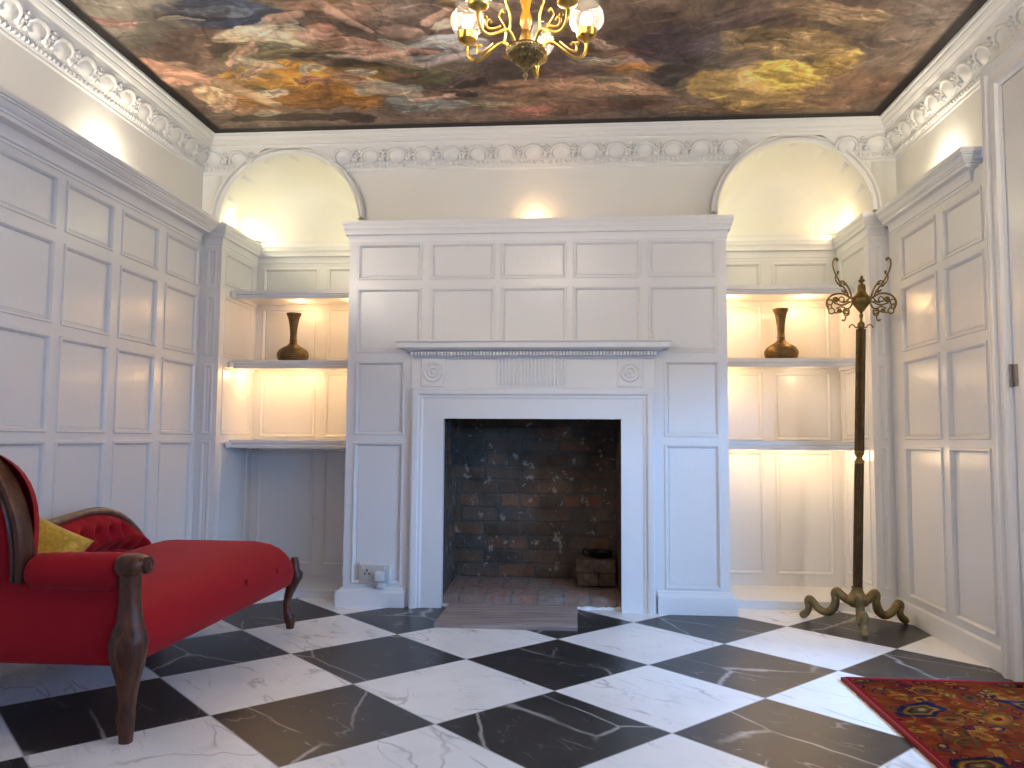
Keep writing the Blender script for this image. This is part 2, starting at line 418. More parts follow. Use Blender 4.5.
# wall behind the camera, with an added, unseen window opening
WX0, WX1, WZ0, WZ1 = -0.75, 0.55, 0.75, 2.1
mb = MB()
mb.box(XLU-0.1, WX0, YF-0.1, YF, 0, 2.6); mb.box(WX1, 1.7, YF-0.1, YF, 0, 2.6)
mb.box(WX0, WX1, YF-0.1, YF, 0, WZ0); mb.box(WX0, WX1, YF-0.1, YF, WZ1, 2.6)
mb.build('wall_front', M['wall'], kind='structure')
mb = MB()
for a in (WX0, WX1-0.05, (WX0+WX1)/2-0.025): mb.box(a, a+0.05, YF-0.08, YF-0.02, WZ0, WZ1, 0.004)
for a in (WZ0, WZ1-0.05, (WZ0+WZ1)/2-0.025): mb.box(WX0, WX1, YF-0.078, YF-0.022, a, a+0.05, 0.004)
w = mb.build('added_window_1', M['trim'], kind='structure')  # unseen window, added for weak neutral fill from behind the camera
mb = MB(); mb.box(WX0, WX1, YF-0.052, YF-0.048, WZ0, WZ1); mb.build('pane', M['pane'], w)

mb = MB()
for a in (W2[0], W2[1]-0.05, (W2[0]+W2[1])/2-0.025): mb.box(1.63, 1.68, a, a+0.05, W2[2], W2[3], 0.004)
for a in (W2[2], W2[3]-0.05, (W2[2]+W2[3])/2-0.025): mb.box(1.632, 1.678, W2[0], W2[1], a, a+0.05, 0.004)
w = mb.build('added_window_2', M['trim'], kind='structure')  # unseen window, added to bring blue fill onto floor and left wall
mb = MB(); mb.box(1.653, 1.657, W2[0], W2[1], W2[2], W2[3]); mb.build('pane', M['pane'], w)

# pilasters beside the alcoves and alcove reveals/back
mb = MB()
panelling(mb, lambda u, v, d: Vector((u, YP-d, v)), XL, RL, 0, 1.96, [(XL+0.030, RL-0.026)], ROWS_L, relief=0.3)
mb.quad((XL, YP, 0), (XL, YP+0.03, 0), (XL, YP+0.03, 1.96), (XL, YP, 1.96))
panelling(mb, lambda u, v, d: Vector((RL+d, u, v)), YP, YB, 0, 2.0, [(YP+0.055, YB-0.05)], [(0.13, 0.835), (0.87, 1.25), (1.30, 1.64), (1.70, 1.885)], relief=0.5)
mb.build('trim_1', M['panel'], kind='structure')
mb = MB()
panelling(mb, lambda u, v, d: Vector((u, YP-d, v)), RR, XR, 0, 1.95, [(RR+0.024, XR-0.024)], ROWS_R, relief=0.3)
panelling(mb, lambda u, v, d: Vector((RR-d, u, v)), YP, YB, 0, 2.0, [(YP+0.055, YB-0.05)], [(0.13, 0.835), (0.87, 1.25), (1.30, 1.64), (1.70, 1.885)], relief=0.5)
mb.build('trim_2', M['panel'], kind='structure')
mb = MB()
AR = [(0.11, 0.80), (0.86, 1.25), (1.31, 1.64), (1.71, 1.885)]
panelling(mb, lambda u, v, d: Vector((u, YB-d, v)), RL, CL, 0, 2.05, [(-1.905, -1.56), (-1.505, -1.235)], AR, relief=0.5)
panelling(mb, lambda u, v, d: Vector((u, YB-d, v)), CR, RR, 0, 2.05, [(0.80, 1.055), (1.12, 1.435)], AR, relief=0.5)
mb.build('wall_back_alcoves', M['panel'], kind='structure')

# upper back wall with two round arches and vaults
ARCH = [(-1.579, 0.392), (1.124, 0.394)]; ZS = 2.045; EL = 0.945     # the arches are a little flat
mb = MB()
def arch_wall(mb, xa, xb, cx, r, y, ztop):
    n = 40
    pts = [(cx-r*math.cos(PI*k/n), ZS+EL*r*math.sin(PI*k/n)) for k in range(n+1)]
    for (x0, z0), (x1, z1) in zip(pts[:-1], pts[1:]): mb.quad((x0, y, z0), (x1, y, z1), (x1, y, ztop), (x0, y, ztop))
    if xa < cx-r: mb.quad((xa, y, 1.9), (cx-r, y, 1.9), (cx-r, y, ztop), (xa, y, ztop))
    if xb > cx+r: mb.quad((cx+r, y, 1.9), (xb, y, 1.9), (xb, y, ztop), (cx+r, y, ztop))
xm = -0.2
arch_wall(mb, XLU, xm, *ARCH[0], YU, 2.55); arch_wall(mb, xm, XRU, *ARCH[1], YU, 2.55)
for k, (cx, r) in enumerate(ARCH):      # vault, its back edge rounded into the flat back
    rows = []
    for yy, q in ((YU, 1), (YU+0.2, 1), (YU+0.30, 0.985), (YU+0.37, 0.95), (YU+0.42, 0.89), (YU+0.45, 0.80), (YU+0.46, 0.70), (YU+0.462, 0.5), (YU+0.463, 0.01)):
        rows.append([Vector((cx-r*q*math.cos(PI*a/48), yy, ZS+EL*r*q*math.sin(PI*a/48))) for a in range(49)])
    mb.grid(rows)
    mb.quad((cx-r, YB+0.003, 1.9), (cx+r, YB+0.003, 1.9), (cx+r, YB+0.003, ZS+0.01), (cx-r, YB+0.003, ZS+0.01))
    for s in (-1, 1): mb.quad((cx+s*r, YU, 1.9), (cx+s*r, YB+0.003, 1.9), (cx+s*r, YB+0.003, ZS), (cx+s*r, YU, ZS))
mb.build('wall_back', M['wall'], smooth=True, kind='structure', angle=35)
mb = MB(); mb.box(XLU-0.1, XRU+0.1, 4.75, 4.85, 0, 2.6); mb.build('wall_back_outer', M['wall'], kind='structure')
# archivolts
for k, (cx, r) in enumerate(ARCH):
    mb = MB()
    prof = [(-0.004, -0.01), (-0.004, 0.022), (0.002, 0.032), (0.010, 0.034), (0.012, 0.026), (0.019, 0.026), (0.021, 0.050), (0.026, 0.055), (0.030, 0.050), (0.032, 0.0)]
    rows = []
    for a in range(65):
        th = PI*a/64
        rows.append([Vector((cx-(r+p)*math.cos(th), YU-d, ZS+(EL*r+p)*math.sin(th))) for p, d in prof])
    mb.grid(rows); mb.build('trim_%d' % (3+k), M['plaster'], kind='structure', smooth=True, angle=30)

# panelling cornice (dado crown): profile in (projection fraction, z)
CR_P = [(0.0, 1.900), (0.05, 1.900), (0.06, 1.910), (0.14, 1.913), (0.16, 1.926), (0.24, 1.942), (0.30, 1.948), (0.60, 1.952), (0.61, 1.966), (0.68, 1.967), (0.70, 1.974), (0.74, 1.975), (0.80, 1.980), (0.86, 1.990), (0.86, 1.996), (0.93, 1.997), (0.94, 2.003), (1.0, 2.004), (1.0, 2.022), (0.0, 2.022)]
def crown(a, base, proj): return [(base*0+proj*p, z+a) for p, z in CR_P]
mb = MB(); pr_ = crown(0.010, 0, 0.122)
mb.sweep(pr_, [lambda p, z: Vector((XL+p, YF, z)), lambda p, z: Vector((XL+p, YP-0.05, z))])
mb.box(XLU, XL+0.01, YF, YP, 2.0, 2.032)
mb.build('trim_5', M['trim'], kind='structure', smooth=True, angle=25)
mb = MB(); pr_ = crown(0.0, 0, 0.078)
mb.sweep(pr_, [lambda p, z: Vector((XRU, 3.24-p, z)), lambda p, z: Vector((XR-p, 3.24-p, z)), lambda p, z: Vector((XR-p, YP-0.05, z))])
mb.box(XR-0.01, XRU, 3.20, YP+0.02, 1.99, 2.0215); mb.box(XR+0.001, XRU, YD-0.01, 3.21, 1.93, 1.955)
mb.build('trim_6', M['trim'], kind='structure', smooth=True, angle=25)
# small crowns: pilaster front > alcove reveal > alcove back > breast side
small = crown(0.0, 0, 0.040)
def alc(mb, xr, xc, s):      # s = +1 left alcove (reveal at xr, room to the right)
    xe = XL+0.02 if s > 0 else XR-0.02
    mb.sweep(small, [lambda p, z: Vector((xe, YP-p, z)), lambda p, z: Vector((xr+s*p, YP-p, z)), lambda p, z: Vector((xr+s*p, YB-p, z)), lambda p, z: Vector((xc-s*p, YB-p, z)), lambda p, z: Vector((xc-s*p, YC+0.06, z))])
    a, b = sorted((xr-s*0.12, xr+s*0.004)); mb.box(a, b, YP-0.002, YB, 2.0, 2.022)
mb = MB(); alc(mb, RL, CL, 1); mb.build('trim_7', M['trim'], kind='structure', smooth=True, angle=25)
mb = MB(); alc(mb, RR, CR, -1); mb.build('trim_8', M['trim'], kind='structure', smooth=True, angle=25)

# ---- chimney breast --------------------------------------------------
OX0, OX1, OZ = -0.687, 0.222, 0.962          # fire opening
SX0, SX1, SZ = -0.853, 0.388, 1.118          # surround outer
K = 4.02/3.99
cc = [tuple(x*K for x in c) for c in ((-1.1515, -0.806), (-0.764, -0.424), (-0.393, -0.053), (-0.022, 0.323), (0.358, 0.702))]
mb = MB()
panelling(mb, lambda u, v, d: Vector((u, YC-d, v)), CL, CR, 1.274, 1.96, cc, [(1.302, 1.648), (1.690, 1.885)], relief=0.75)
panelling(mb, lambda u, v, d: Vector((u, YC-d, v)), CL, SX0+0.01, 0, 1.274, [(-1.160, -0.895)], [(0.112, 0.838), (0.874, 1.262)])
panelling(mb, lambda u, v, d: Vector((u, YC-d, v)), SX1-0.01, CR, 0, 1.274, [(0.437, 0.716)], [(0.118, 0.838), (0.874, 1.262)])
mb.box(SX0, SX1, YC, YC+0.03, 1.0, 1.28)
for x, s in ((CL, -1), (CR, 1)):
    mb.quad((x, YC, 0), (x, YB, 0), (x, YB, 2.0), (x, YC, 2.0))
mb.box(CL+0.001, CR-0.001, YC+0.002, YU+0.03, 1.95, 2.0)
mb.build('wall_chimney_breast', M['panel'], kind='structure')
mb = MB(); pr_ = [(p*0.034/0.04, z-0.022) for p, z in small]
mb.sweep(pr_, [lambda p, z: Vector((CL-p, YU+0.1, z)), lambda p, z: Vector((CL-p, YC-p, z)), lambda p, z: Vector((CR+p, YC-p, z)), lambda p, z: Vector((CR+p, YU+0.1, z))])
mb.box(CL-0.002, CR+0.002, YC-0.002, YU+0.02, 1.985, 1.9985)
mb.build('trim_9', M['trim'], kind='structure', smooth=True, angle=25)
PL = [(0.0, 0.0), (0.03, 0.0), (0.032, 0.066), (0.030, 0.072), (0.022, 0.078), (0.012, 0.084), (0.010, 0.092), (0.0, 0.094)]
mb = MB()
mb.sweep(PL, [lambda p, z: Vector((CL-p, 4.22, z)), lambda p, z: Vector((CL-p, YC-p, z)), lambda p, z: Vector((SX0-0.022, YC-p, z))])
mb.build('baseboard_chimney_left', M['trim'], kind='structure', smooth=True, angle=25)
mb = MB()
mb.sweep([(p, z*1.18) for p, z in PL], [lambda p, z: Vector((SX1+0.012, YC-p, z)), lambda p, z: Vector((CR+p, YC-p, z)), lambda p, z: Vector((CR+p, 4.22, z))])
mb.build('baseboard_chimney_right', M['trim'], kind='structure', smooth=True, angle=25)
# side baseboards
BB = [(0.0, 0.0), (0.012, 0.0), (0.014, 0.06), (0.010, 0.070), (0.008, 0.082), (0.0, 0.092)]
mb = MB(); mb.sweep(BB, [lambda p, z: Vector((XL+p, YF, z)), lambda p, z: Vector((XL+p, YP-p, z)), lambda p, z: Vector((RL+p, YP-p, z)), lambda p, z: Vector((RL+p, 4.22, z))])
mb.build('baseboard_left', M['trim'], kind='structure', smooth=True, angle=25)
mb = MB(); mb.sweep(BB, [lambda p, z: Vector((XR-p, YD, z)), lambda p, z: Vector((XR-p, YP-p, z)), lambda p, z: Vector((RR-p, YP-p, z)), lambda p, z: Vector((RR-p, 4.22, z))])
mb.build('baseboard_right', M['trim'], kind='structure', smooth=True, angle=25)
# raised alcove floors with a moulded front
STEP = [(0.0, 0.0), (0.012, 0.0), (0.012, 0.030), (0.018, 0.034), (0.020, 0.044), (0.0, 0.047)]
for nm, a, b in (('trim_10', RL, CL), ('trim_11', RR, CR)):
    mb = MB(); x0, x1 = sorted((a, b))
    mb.box(x0, x1, 4.19, YB, 0.0, 0.047)
    mb.sweep(STEP, [lambda p, z: Vector((x0, 4.19-p, z)), lambda p, z: Vector((x1, 4.19-p, z))])
    mb.build(nm, M['trim'], kind='structure', smooth=True, angle=25)

# firebox
mb = MB()
yb0, yb1 = YC-0.006, 4.53
for xa, xb in ((OX0-0.003, OX0-0.01), (OX1+0.003, OX1-0.005)):
    mb.quad((xa, yb0, 0), (xb, yb1, 0), (xb, yb1, 0.962), (xa, yb0, 0.962))
    mb.quad((xa, yb0+0.05, 0.962), (xb, yb1, 0.962), (xb, yb1, 1.6), (xa, yb0+0.05, 1.6))
mb.quad((OX0-0.01, yb1, 0), (OX1-0.005, yb1, 0), (OX1-0.005, yb1, 1.6), (OX0-0.01, yb1, 1.6))
mb.quad((OX0-0.01, yb0+0.05, 1.6), (OX1, yb0+0.05, 1.6), (OX1, yb1, 1.6), (OX0-0.01, yb1, 1.6))
mb.quad((OX0-0.01, yb0+0.05, 0.97), (OX1, yb0+0.05, 0.97), (OX1, yb0+0.05, 1.6), (OX0-0.01, yb0+0.05, 1.6))
mb.build('wall_firebox', M['brick'], kind='structure')
mb = MB()
rows = []
for i in range(33):
    x = OX0-0.004+(OX1-OX0+0.006)*i/32
    j = random.uniform(-0.004, 0.004)
    rows.append([Vector((x, 4.075+j, 0.0)), Vector((x, 4.08+j, 0.040)), Vector((x, 4.092+j, 0.052+j*0.4)), Vector((x, 4.28, 0.062)), Vector((x, 4.53, 0.072))])
mb.grid(rows); mb.build('trim_12', M['hearth'], kind='structure', smooth=True, angle=50)
mb = MB()     # rough mortar line along the brick edge
pts = [(OX0+(OX1-OX0)*i/60, 4.068+random.uniform(-0.006, 0.006), 0.004) for i in range(61)]
mb.tube(pts, [random.uniform(0.006, 0.013) for _ in pts], 8, 2); mb.build('trim_13', M['plaster'], kind='structure', smooth=True)

# ---- mantelpiece -----------------------------------------------------
YS = YC-0.012
mp = thing('mantelpiece', 'white fireplace surround with dentil moulding, roundels and a fluted centre panel', 'fireplace surround', ((SX0+SX1)/2, YC, 0))
mx_, my_ = mp.location.x, mp.location.y
def mpart(mb, name, mat=None, smooth=False):
    bmesh.ops.translate(mb.bm, verts=mb.bm.verts, vec=(-mx_, -my_, 0))
    return mb.build(name, mat or M['soft_white'], mp, smooth=smooth, angle=28)
mb = MB()      # flat slips round the opening
mb.box(-0.800, OX0, YS, YC+0.03, 0, OZ+0.001); mb.box(OX1, 0.333, YS, YC+0.03, 0, OZ+0.001)
mb.box(-0.800, 0.333, YS, YC+0.03, OZ, 1.09); mpart(mb, 'slip')
FM = [(0.0, 0.0), (0.0, 0.012), (0.010, 0.018), (0.020, 0.018), (0.024, 0.030), (0.034, 0.034), (0.052, 0.036), (0.056, 0.030), (0.060, 0.030), (0.060, 0.0)]
mb = MB()      # moulded frame, mitred
mb.sweep([(p, d) for p, d in FM], [lambda p, d: Vector((-0.793-p, YC-d, 0)), lambda p, d: Vector((-0.793-p, YC-d, 1.062+p)), lambda p, d: Vector((0.328+p, YC-d, 1.062+p)), lambda p, d: Vector((0.328+p, YC-d, 0))])
mpart(mb, 'frame_moulding', smooth=True)
FZ0, FZ1 = 1.122, 1.275
mb = MB(); mb.box(SX0-0.006, SX1+0.006, YC-0.010, YC+0.02, FZ0-0.004, FZ1+0.03, 0.002); mpart(mb, 'frieze')
for x in (-0.745, 0.267):
    mb = MB(); mb.box(x-0.062, x+0.062, YC-0.019, YC, FZ0+0.004, FZ1+0.01, 0.003); bl = mpart(mb, 'corner_block')
    mb = MB(); R90 = Matrix.Translation((x, YC-0.019, 1.200)) @ Matrix.Rotation(PI/2, 4, 'X')
    mb.lathe([(0.0, 0.006), (0.006, 0.008), (0.010, 0.002), (0.016, 0.001), (0.020, 0.009), (0.026, 0.010), (0.030, 0.001), (0.036, 0.001), (0.040, 0.011), (0.046, 0.012), (0.051, 0.005), (0.053, -0.002)], n=32, mat=R90)
    bmesh.ops.translate(mb.bm, verts=mb.bm.verts, vec=(-mx_, -my_, 0)); mb.build('roundel', M['soft_white'], bl, smooth=True, angle=50)
mb = MB()      # fluted panel
fx0, fx1 = -0.405, -0.062
mb.box(fx0, fx1, YC-0.014, YC, FZ0+0.004, FZ1+0.01)
nfl = 18
for i in range(nfl+1):
    x = fx0+(fx1-fx0)*i/nfl
    mb.tube([(x, YC-0.016, FZ0+0.012), (x, YC-0.016, FZ1)], 0.0062, 8, 1)
mpart(mb, 'fluted_panel', smooth=True)
MS = [(0.0, 1.270), (0.022, 1.272), (0.024, 1.282), (0.030, 1.286), (0.040, 1.304), (0.066, 1.312), (0.070, 1.318), (0.090, 1.318), (0.094, 1.322), (0.094, 1.344), (0.098, 1.347), (0.104, 1.353), (0.104, 1.359), (0.0, 1.361)]
def shelf_path(x0, x1): return [lambda p, z: Vector((x0-p, YC, z)), lambda p, z: Vector((x0-p, YC-p, z)), lambda p, z: Vector((x1+p, YC-p, z)), lambda p, z: Vector((x1+p, YC, z))]
mb = MB(); mb.sweep(MS, shelf_path(-0.822, 0.366)); mpart(mb, 'mantel_shelf', smooth=True)
mb = MB()
nd = 74
for i in range(nd):
    x = -0.846+(0.390+0.846)*i/(nd-1)
    mb.box(x-0.0052, x+0.0052, YC-0.060, YC-0.02, 1.284, 1.304)
mpart(mb, 'dentil_row')

# ---- cornice and ceiling --------------------------------------------
CO_UP = [(0.070, 2.428), (0.076, 2.434), (0.078, 2.442), (0.090, 2.446), (0.098, 2.456), (0.098, 2.462), (0.104, 2.465), (0.112, 2.476), (0.114, 2.486), (0.122, 2.489), (0.124, 2.503)]
CO_LO = [(0.0, 2.306), (0.006, 2.309), (0.010, 2.316), (0.006, 2.322), (0.014, 2.330), (0.016, 2.344), (0.022, 2.350), (0.045, 2.395), (0.070, 2.428)]
def upath(xl, xr, yb): return [lambda p, z: Vector((xl+p, YF, z)), lambda p, z: Vector((xl+p, yb-p, z)), lambda p, z: Vector((xr-p, yb-p, z)), lambda p, z: Vector((xr-p, YF, z))]
mb = MB(); mb.sweep(CO_UP, upath(XLU, XRU, YU), caps=False)
for s, xw in ((1, XLU), (-1, XRU)):
    mb.sweep(CO_LO, [lambda p, z: Vector((xw+s*p, YF, z)), lambda p, z: Vector((xw+s*p, YU-p, z))], caps=False)
RC = 0.426
def xcut(cx, r, z, s):
    q = 1-((z-ZS)/(EL*r+0.028))**2
    return cx+s*(r+0.028)*math.sqrt(q) if q > 0 else cx
segs = [(('w', XLU, 1), (ARCH[0], -1)), ((ARCH[0], 1), (ARCH[1], -1)), ((ARCH[1], 1), ('w', XRU, -1))]
for A_, B_ in segs:
    row0, row1 = [], []
    for p, z in CO_LO:
        xa = A_[1]+p if A_[0] == 'w' else xcut(A_[0][0], A_[0][1], z, 1)
        xb = B_[1]-p if B_[0] == 'w' else xcut(B_[0][0], B_[0][1], z, -1)
        row0.append(Vector((xa, YU-p, z))); row1.append(Vector((xb, YU-p, z)))
    mb.grid([row0, row1])
cor = mb.build('trim_14', M['plaster'], kind='structure', smooth=True, angle=22)
# ornament: shell hoods with rosettes between, and an egg row below
orn, eggs = MB(), MB()
def unit(place):
    """place(s, p, z, lift): along the wall, on the sloping bed"""
    for a0, a1, rad, tr_ in ((-0.15*PI, 1.15*PI, 0.045, 0.0075),):
        pts = []
        for k in range(13):
            th = a0+(a1-a0)*k/12
            pts.append(place(-rad*math.cos(th)*1.12, 0.40+0.46*math.sin(th), 0.010))
        orn.tube(pts, [0.006+0.004*math.sin(PI*k/12) for k in range(13)], 6, 1)
    # shell bowl
    rows = []
    for rr, lf in ((1.0, 0.008), (0.75, 0.012), (0.45, 0.017), (0.15, 0.019), (0.01, 0.0195)):
        rows.append([place(-0.042*rr*math.cos(2*PI*k/14), 0.40+0.36*rr*math.sin(2*PI*k/14), lf+0.003*(k % 2)*rr) for k in range(14)])
    orn.grid(rows, close_v=True)
    for s in (-1, 1):      # scroll ends
        c0 = place(s*0.052, 0.24, 0.012); orn.ball(c0, 0.011, u=8, v=6)
    # rosette between the shells
    c0 = place(0.0735, 0.62, 0.012); orn.ball(c0, 0.009, u=8, v=6)
    for k in range(5):
        th = 2*PI*k/5+0.3
        orn.ball(place(0.0735+0.016*math.cos(th), 0.62+0.19*math.sin(th), 0.008), 0.009, u=7, v=5)
    orn.tube([place(0.0735, 0.45, 0.008), place(0.066, 0.25, 0.012), place(0.0735, 0.08, 0.008)], [0.008, 0.010, 0.004], 6, 3)
def slope(q): return (0.022+(0.070-0.022)*q, 2.350+(2.428-2.350)*q)
NRM = Vector((0.85, -0.53)).normalized()     # p, z components of the bed's outward direction
def placer(kind, base):
    def f(s, q, lift):
        p, z = slope(q); p += NRM[0]*lift; z += NRM[1]*lift
        if kind == 'back': return Vector((base+s, YU-p, z))
        if kind == 'left': return Vector((XLU+p, base+s, z))
        return Vector((XRU-p, base-s, z))
    return f
def in_arch(x, z, m=0.0): return any(((x-cx)/(r+0.03+m))**2+((z-ZS)/(EL*r+0.03+m))**2 < 1 for cx, r in ARCH)
x = -2.0
while x < 1.60:
    if not any(abs(x-cx) < 0.215 for cx, r in ARCH): unit(placer('back', x))
    x += 0.147
y = 4.02
while y > 1.9:
    unit(placer('left', y)); unit(placer('right', y)); y -= 0.147
def egg(c): eggs.ball(c, 0.0085, 0.0085, 0.011, 6, 5)
x = XLU+0.03
while x < XRU-0.03:
    if not in_arch(x, 2.338, 0.008): egg((x, YU-0.019, 2.338))
    x += 0.0245
y = YU-0.03
while y > 1.9:
    egg((XLU+0.019, y, 2.338)); egg((XRU-0.019, y, 2.338)); y -= 0.0245
orn.build('trim_15', M['plaster'], kind='structure', smooth=True, angle=60)
eggs.build('trim_16', M['plaster'], kind='structure', smooth=True, angle=60)
mb = MB(); mb.box(XLU-0.1, XRU+0.1, YF-0.1, 4.85, 2.53, 2.6); mb.build('ceiling', M['wall'], kind='structure')
mb = MB(); mb.quad((XLU-0.1, YF-0.1, 0), (XRU+0.1, YF-0.1, 0), (XRU+0.1, 4.85, 0), (XLU-0.1, 4.85, 0)); mb.build('floor', M['floor'], kind='structure')

# ---- numpy painting for canvas and rug -------------------------------
rng = np.random.default_rng(11)
def vnoise(x, y, seed):
    r = np.random.default_rng(seed).random((256, 256))
    xi, yi = np.floor(x).astype(int), np.floor(y).astype(int); fx, fy = x-xi, y-yi
    fx, fy = fx*fx*(3-2*fx), fy*fy*(3-2*fy)
    a, b = r[xi % 256, yi % 256], r[(xi+1) % 256, yi % 256]; c, d = r[xi % 256, (yi+1) % 256], r[(xi+1) % 256, (yi+1) % 256]
    return (a*(1-fx)+b*fx)*(1-fy)+(c*(1-fx)+d*fx)*fy
def fbm(x, y, seed, o=5, g=0.55):
    s, a, f, n = 0, 1, 1, 0
    for k in range(o): s = s+a*vnoise(x*f+k*17.3, y*f+k*9.1, seed+k); n += a; a *= g; f *= 2.03
    return s/n
def colour_grid(name, mat, xs, ys, z, rgb, parent=None):
    nx, ny = len(xs), len(ys)
    X_, Y_ = np.meshgrid(xs, ys, indexing='ij')
    co = np.stack([X_, Y_, np.full_like(X_, z)], -1).reshape(-1, 3)
    i, j = np.meshgrid(np.arange(nx-1), np.arange(ny-1), indexing='ij')
    a = (i*ny+j).ravel(); F_ = np.stack([a, a+ny, a+ny+1, a+1], 1)
    me = bpy.data.meshes.new(name); me.vertices.add(len(co)); me.loops.add(F_.size); me.polygons.add(len(F_))
    me.vertices.foreach_set('co', co.ravel().astype(np.float32)); me.loops.foreach_set('vertex_index', F_.ravel().astype(np.int32))
    me.polygons.foreach_set('loop_start', (np.arange(len(F_))*4).astype(np.int32)); me.update(calc_edges=True); me.validate()
    at = me.color_attributes.new('pattern', 'FLOAT_COLOR', 'POINT')
    at.data.foreach_set('color', np.concatenate([rgb.reshape(-1, 3), np.ones((nx*ny, 1))], 1).ravel().astype(np.float32))
    me.materials.append(mat); o = bpy.data.objects.new(name, me); COL.objects.link(o)
    if parent: o.parent = parent
    return o
def lin(a): a = np.asarray(a, float)/255; return np.where(a <= 0.04045, a/12.92, ((a+0.055)/1.055)**2.4)

cx0, cx1, cy1 = XLU+0.123, XRU-0.123, YU-0.123
xs = np.linspace(cx0, cx1, 760); ys = np.concatenate([np.linspace(YF, 2.55, 60), np.linspace(2.56, cy1, 290)])
X_, Y_ = np.meshgrid(xs, ys, indexing='ij')
wx = X_+0.22*(fbm(X_*2.2, Y_*2.2, 1)-0.5)+0.07*(fbm(X_*9, Y_*9, 2)-0.5)
wy = Y_+0.22*(fbm(X_*2.2, Y_*2.2, 3)-0.5)+0.07*(fbm(X_*9, Y_*9, 4)-0.5)
base = fbm(wx*1.5, wy*2.2, 5)[..., None]
rgb = lin((104, 82, 68))*(1-base)+lin((150, 124, 104))*base
# (x, y, rx, ry, angle, colour, strength, folds)
prs = random.Random(21)
BL = [(-1.75, 2.80, .30, .25, 0, (150, 138, 120), .9, 0), (-1.35, 2.86, .22, .13, .2, (84, 92, 112), 1, 5), (-1.33, 2.93, .2, .05, .1, (62, 74, 106), .9, 6), (-1.42, 2.82, .12, .03, .15, (126, 134, 148), .8, 6),
 (-1.10, 2.70, .3, .14, .3, (150, 130, 100), .8, 6), (-1.62, 3.05, .2, .12, -.4, (108, 84, 72), .8, 4), (-1.30, 3.16, .25, .07, -.1, (134, 120, 82), .8, 3),
 (-1.22, 3.03, .24, .085, .15, (206, 190, 150), .9, 7), (-1.05, 2.98, .07, .05, 0, (196, 140, 110), .9, 2), (-1.42, 3.04, .10, .05, .2, (190, 165, 130), .8, 3),
 (-1.86, 3.30, .16, .10, -1.0, (190, 142, 116), .9, 4), (-1.72, 3.52, .22, .13, -.85, (196, 160, 118), .95, 4), (-1.62, 3.70, .18, .09, -.7, (160, 112, 78), .9, 3),
 (-1.50, 3.33, .25, .05, -.25, (196, 140, 56), .9, 6), (-1.22, 3.42, .42, .13, -.12, (196, 136, 40), 1, 9), (-1.30, 3.60, .38, .12, -.05, (146, 92, 28), .95, 8), (-1.02, 3.58, .13, .18, .2, (178, 118, 30), .9, 6),
 (-1.45, 3.83, .42, .05, .02, (66, 44, 30), .8, 4), (-.86, 3.55, .17, .10, .3, (166, 160, 138), .85, 9), (-.72, 3.72, .2, .07, .1, (150, 150, 136), .9, 8), (-.62, 3.60, .14, .05, .05, (196, 160, 130), .9, 2), (-.50, 3.63, .05, .035, 0, (58, 48, 46), .7, 5),
 (-.78, 3.22, .3, .05, .15, (196, 170, 146), .8, 5), (-.95, 3.10, .22, .06, .4, (186, 140, 116), .8, 3), (-.56, 3.16, .16, .12, .1, (176, 172, 160), .9, 8), (-.72, 3.0, .1, .06, .5, (198, 160, 136), .8, 2),
 (-.62, 3.36, .2, .10, -.2, (140, 134, 82), .75, 4), (-.88, 3.34, .2, .10, .2, (110, 98, 66), .7, 3), (-.95, 2.80, .2, .1, .2, (184, 140, 116), .7, 4), (-.6, 2.85, .25, .12, 0, (130, 110, 96), .7, 4),
 (-.30, 3.35, .3, .22, 0, (118, 96, 92), .7, 2), (-.30, 3.78, .22, .06, .1, (150, 136, 104), .8, 6), (-.05, 3.60, .32, .13, .1, (160, 120, 88), .75, 6), (.22, 3.62, .26, .10, .25, (172, 132, 98), .85, 9), (.18, 3.32, .22, .13, .6, (148, 116, 88), .7, 8), (.05, 3.80, .4, .06, 0, (120, 84, 62), .8, 3),
 (.45, 3.15, .28, .16, -.3, (106, 88, 96), .85, 2), (.52, 3.45, .2, .14, .4, (92, 82, 74), .8, 3), (.62, 3.60, .12, .14, -.6, (120, 112, 76), .8, 7), (.75, 2.95, .4, .12, -.3, (120, 94, 84), .7, 4),
 (.85, 3.62, .3, .2, .35, (186, 148, 84), .85, 3), (1.02, 3.52, .22, .10, .45, (222, 182, 82), 1, 5), (1.12, 3.40, .16, .07, .6, (210, 168, 84), .9, 4), (.85, 3.25, .3, .10, .35, (158, 128, 84), .8, 6), (1.0, 3.05, .3, .08, .5, (172, 140, 100), .7, 6),
 (1.28, 3.65, .2, .2, .3, (146, 108, 84), .85, 2), (1.38, 3.25, .2, .25, .3, (152, 128, 112), .85, 1), (.9, 3.86, .4, .06, 0, (130, 100, 58), .7, 3)]
PAL = [(190, 150, 124), (120, 78, 56), (176, 164, 136), (170, 116, 50), (70, 48, 40), (150, 96, 80), (112, 104, 84), (196, 176, 150)]
for _ in range(54):
    bx = prs.uniform(-1.85, 0.3); by = prs.uniform(2.75, 3.85); lg = prs.uniform(.05, .13)
    BL.append((bx, by, lg, lg*prs.uniform(.22, .5), prs.uniform(-.7, .7), prs.choice(PAL), prs.uniform(.45, .85), prs.choice([3, 5, 8])))
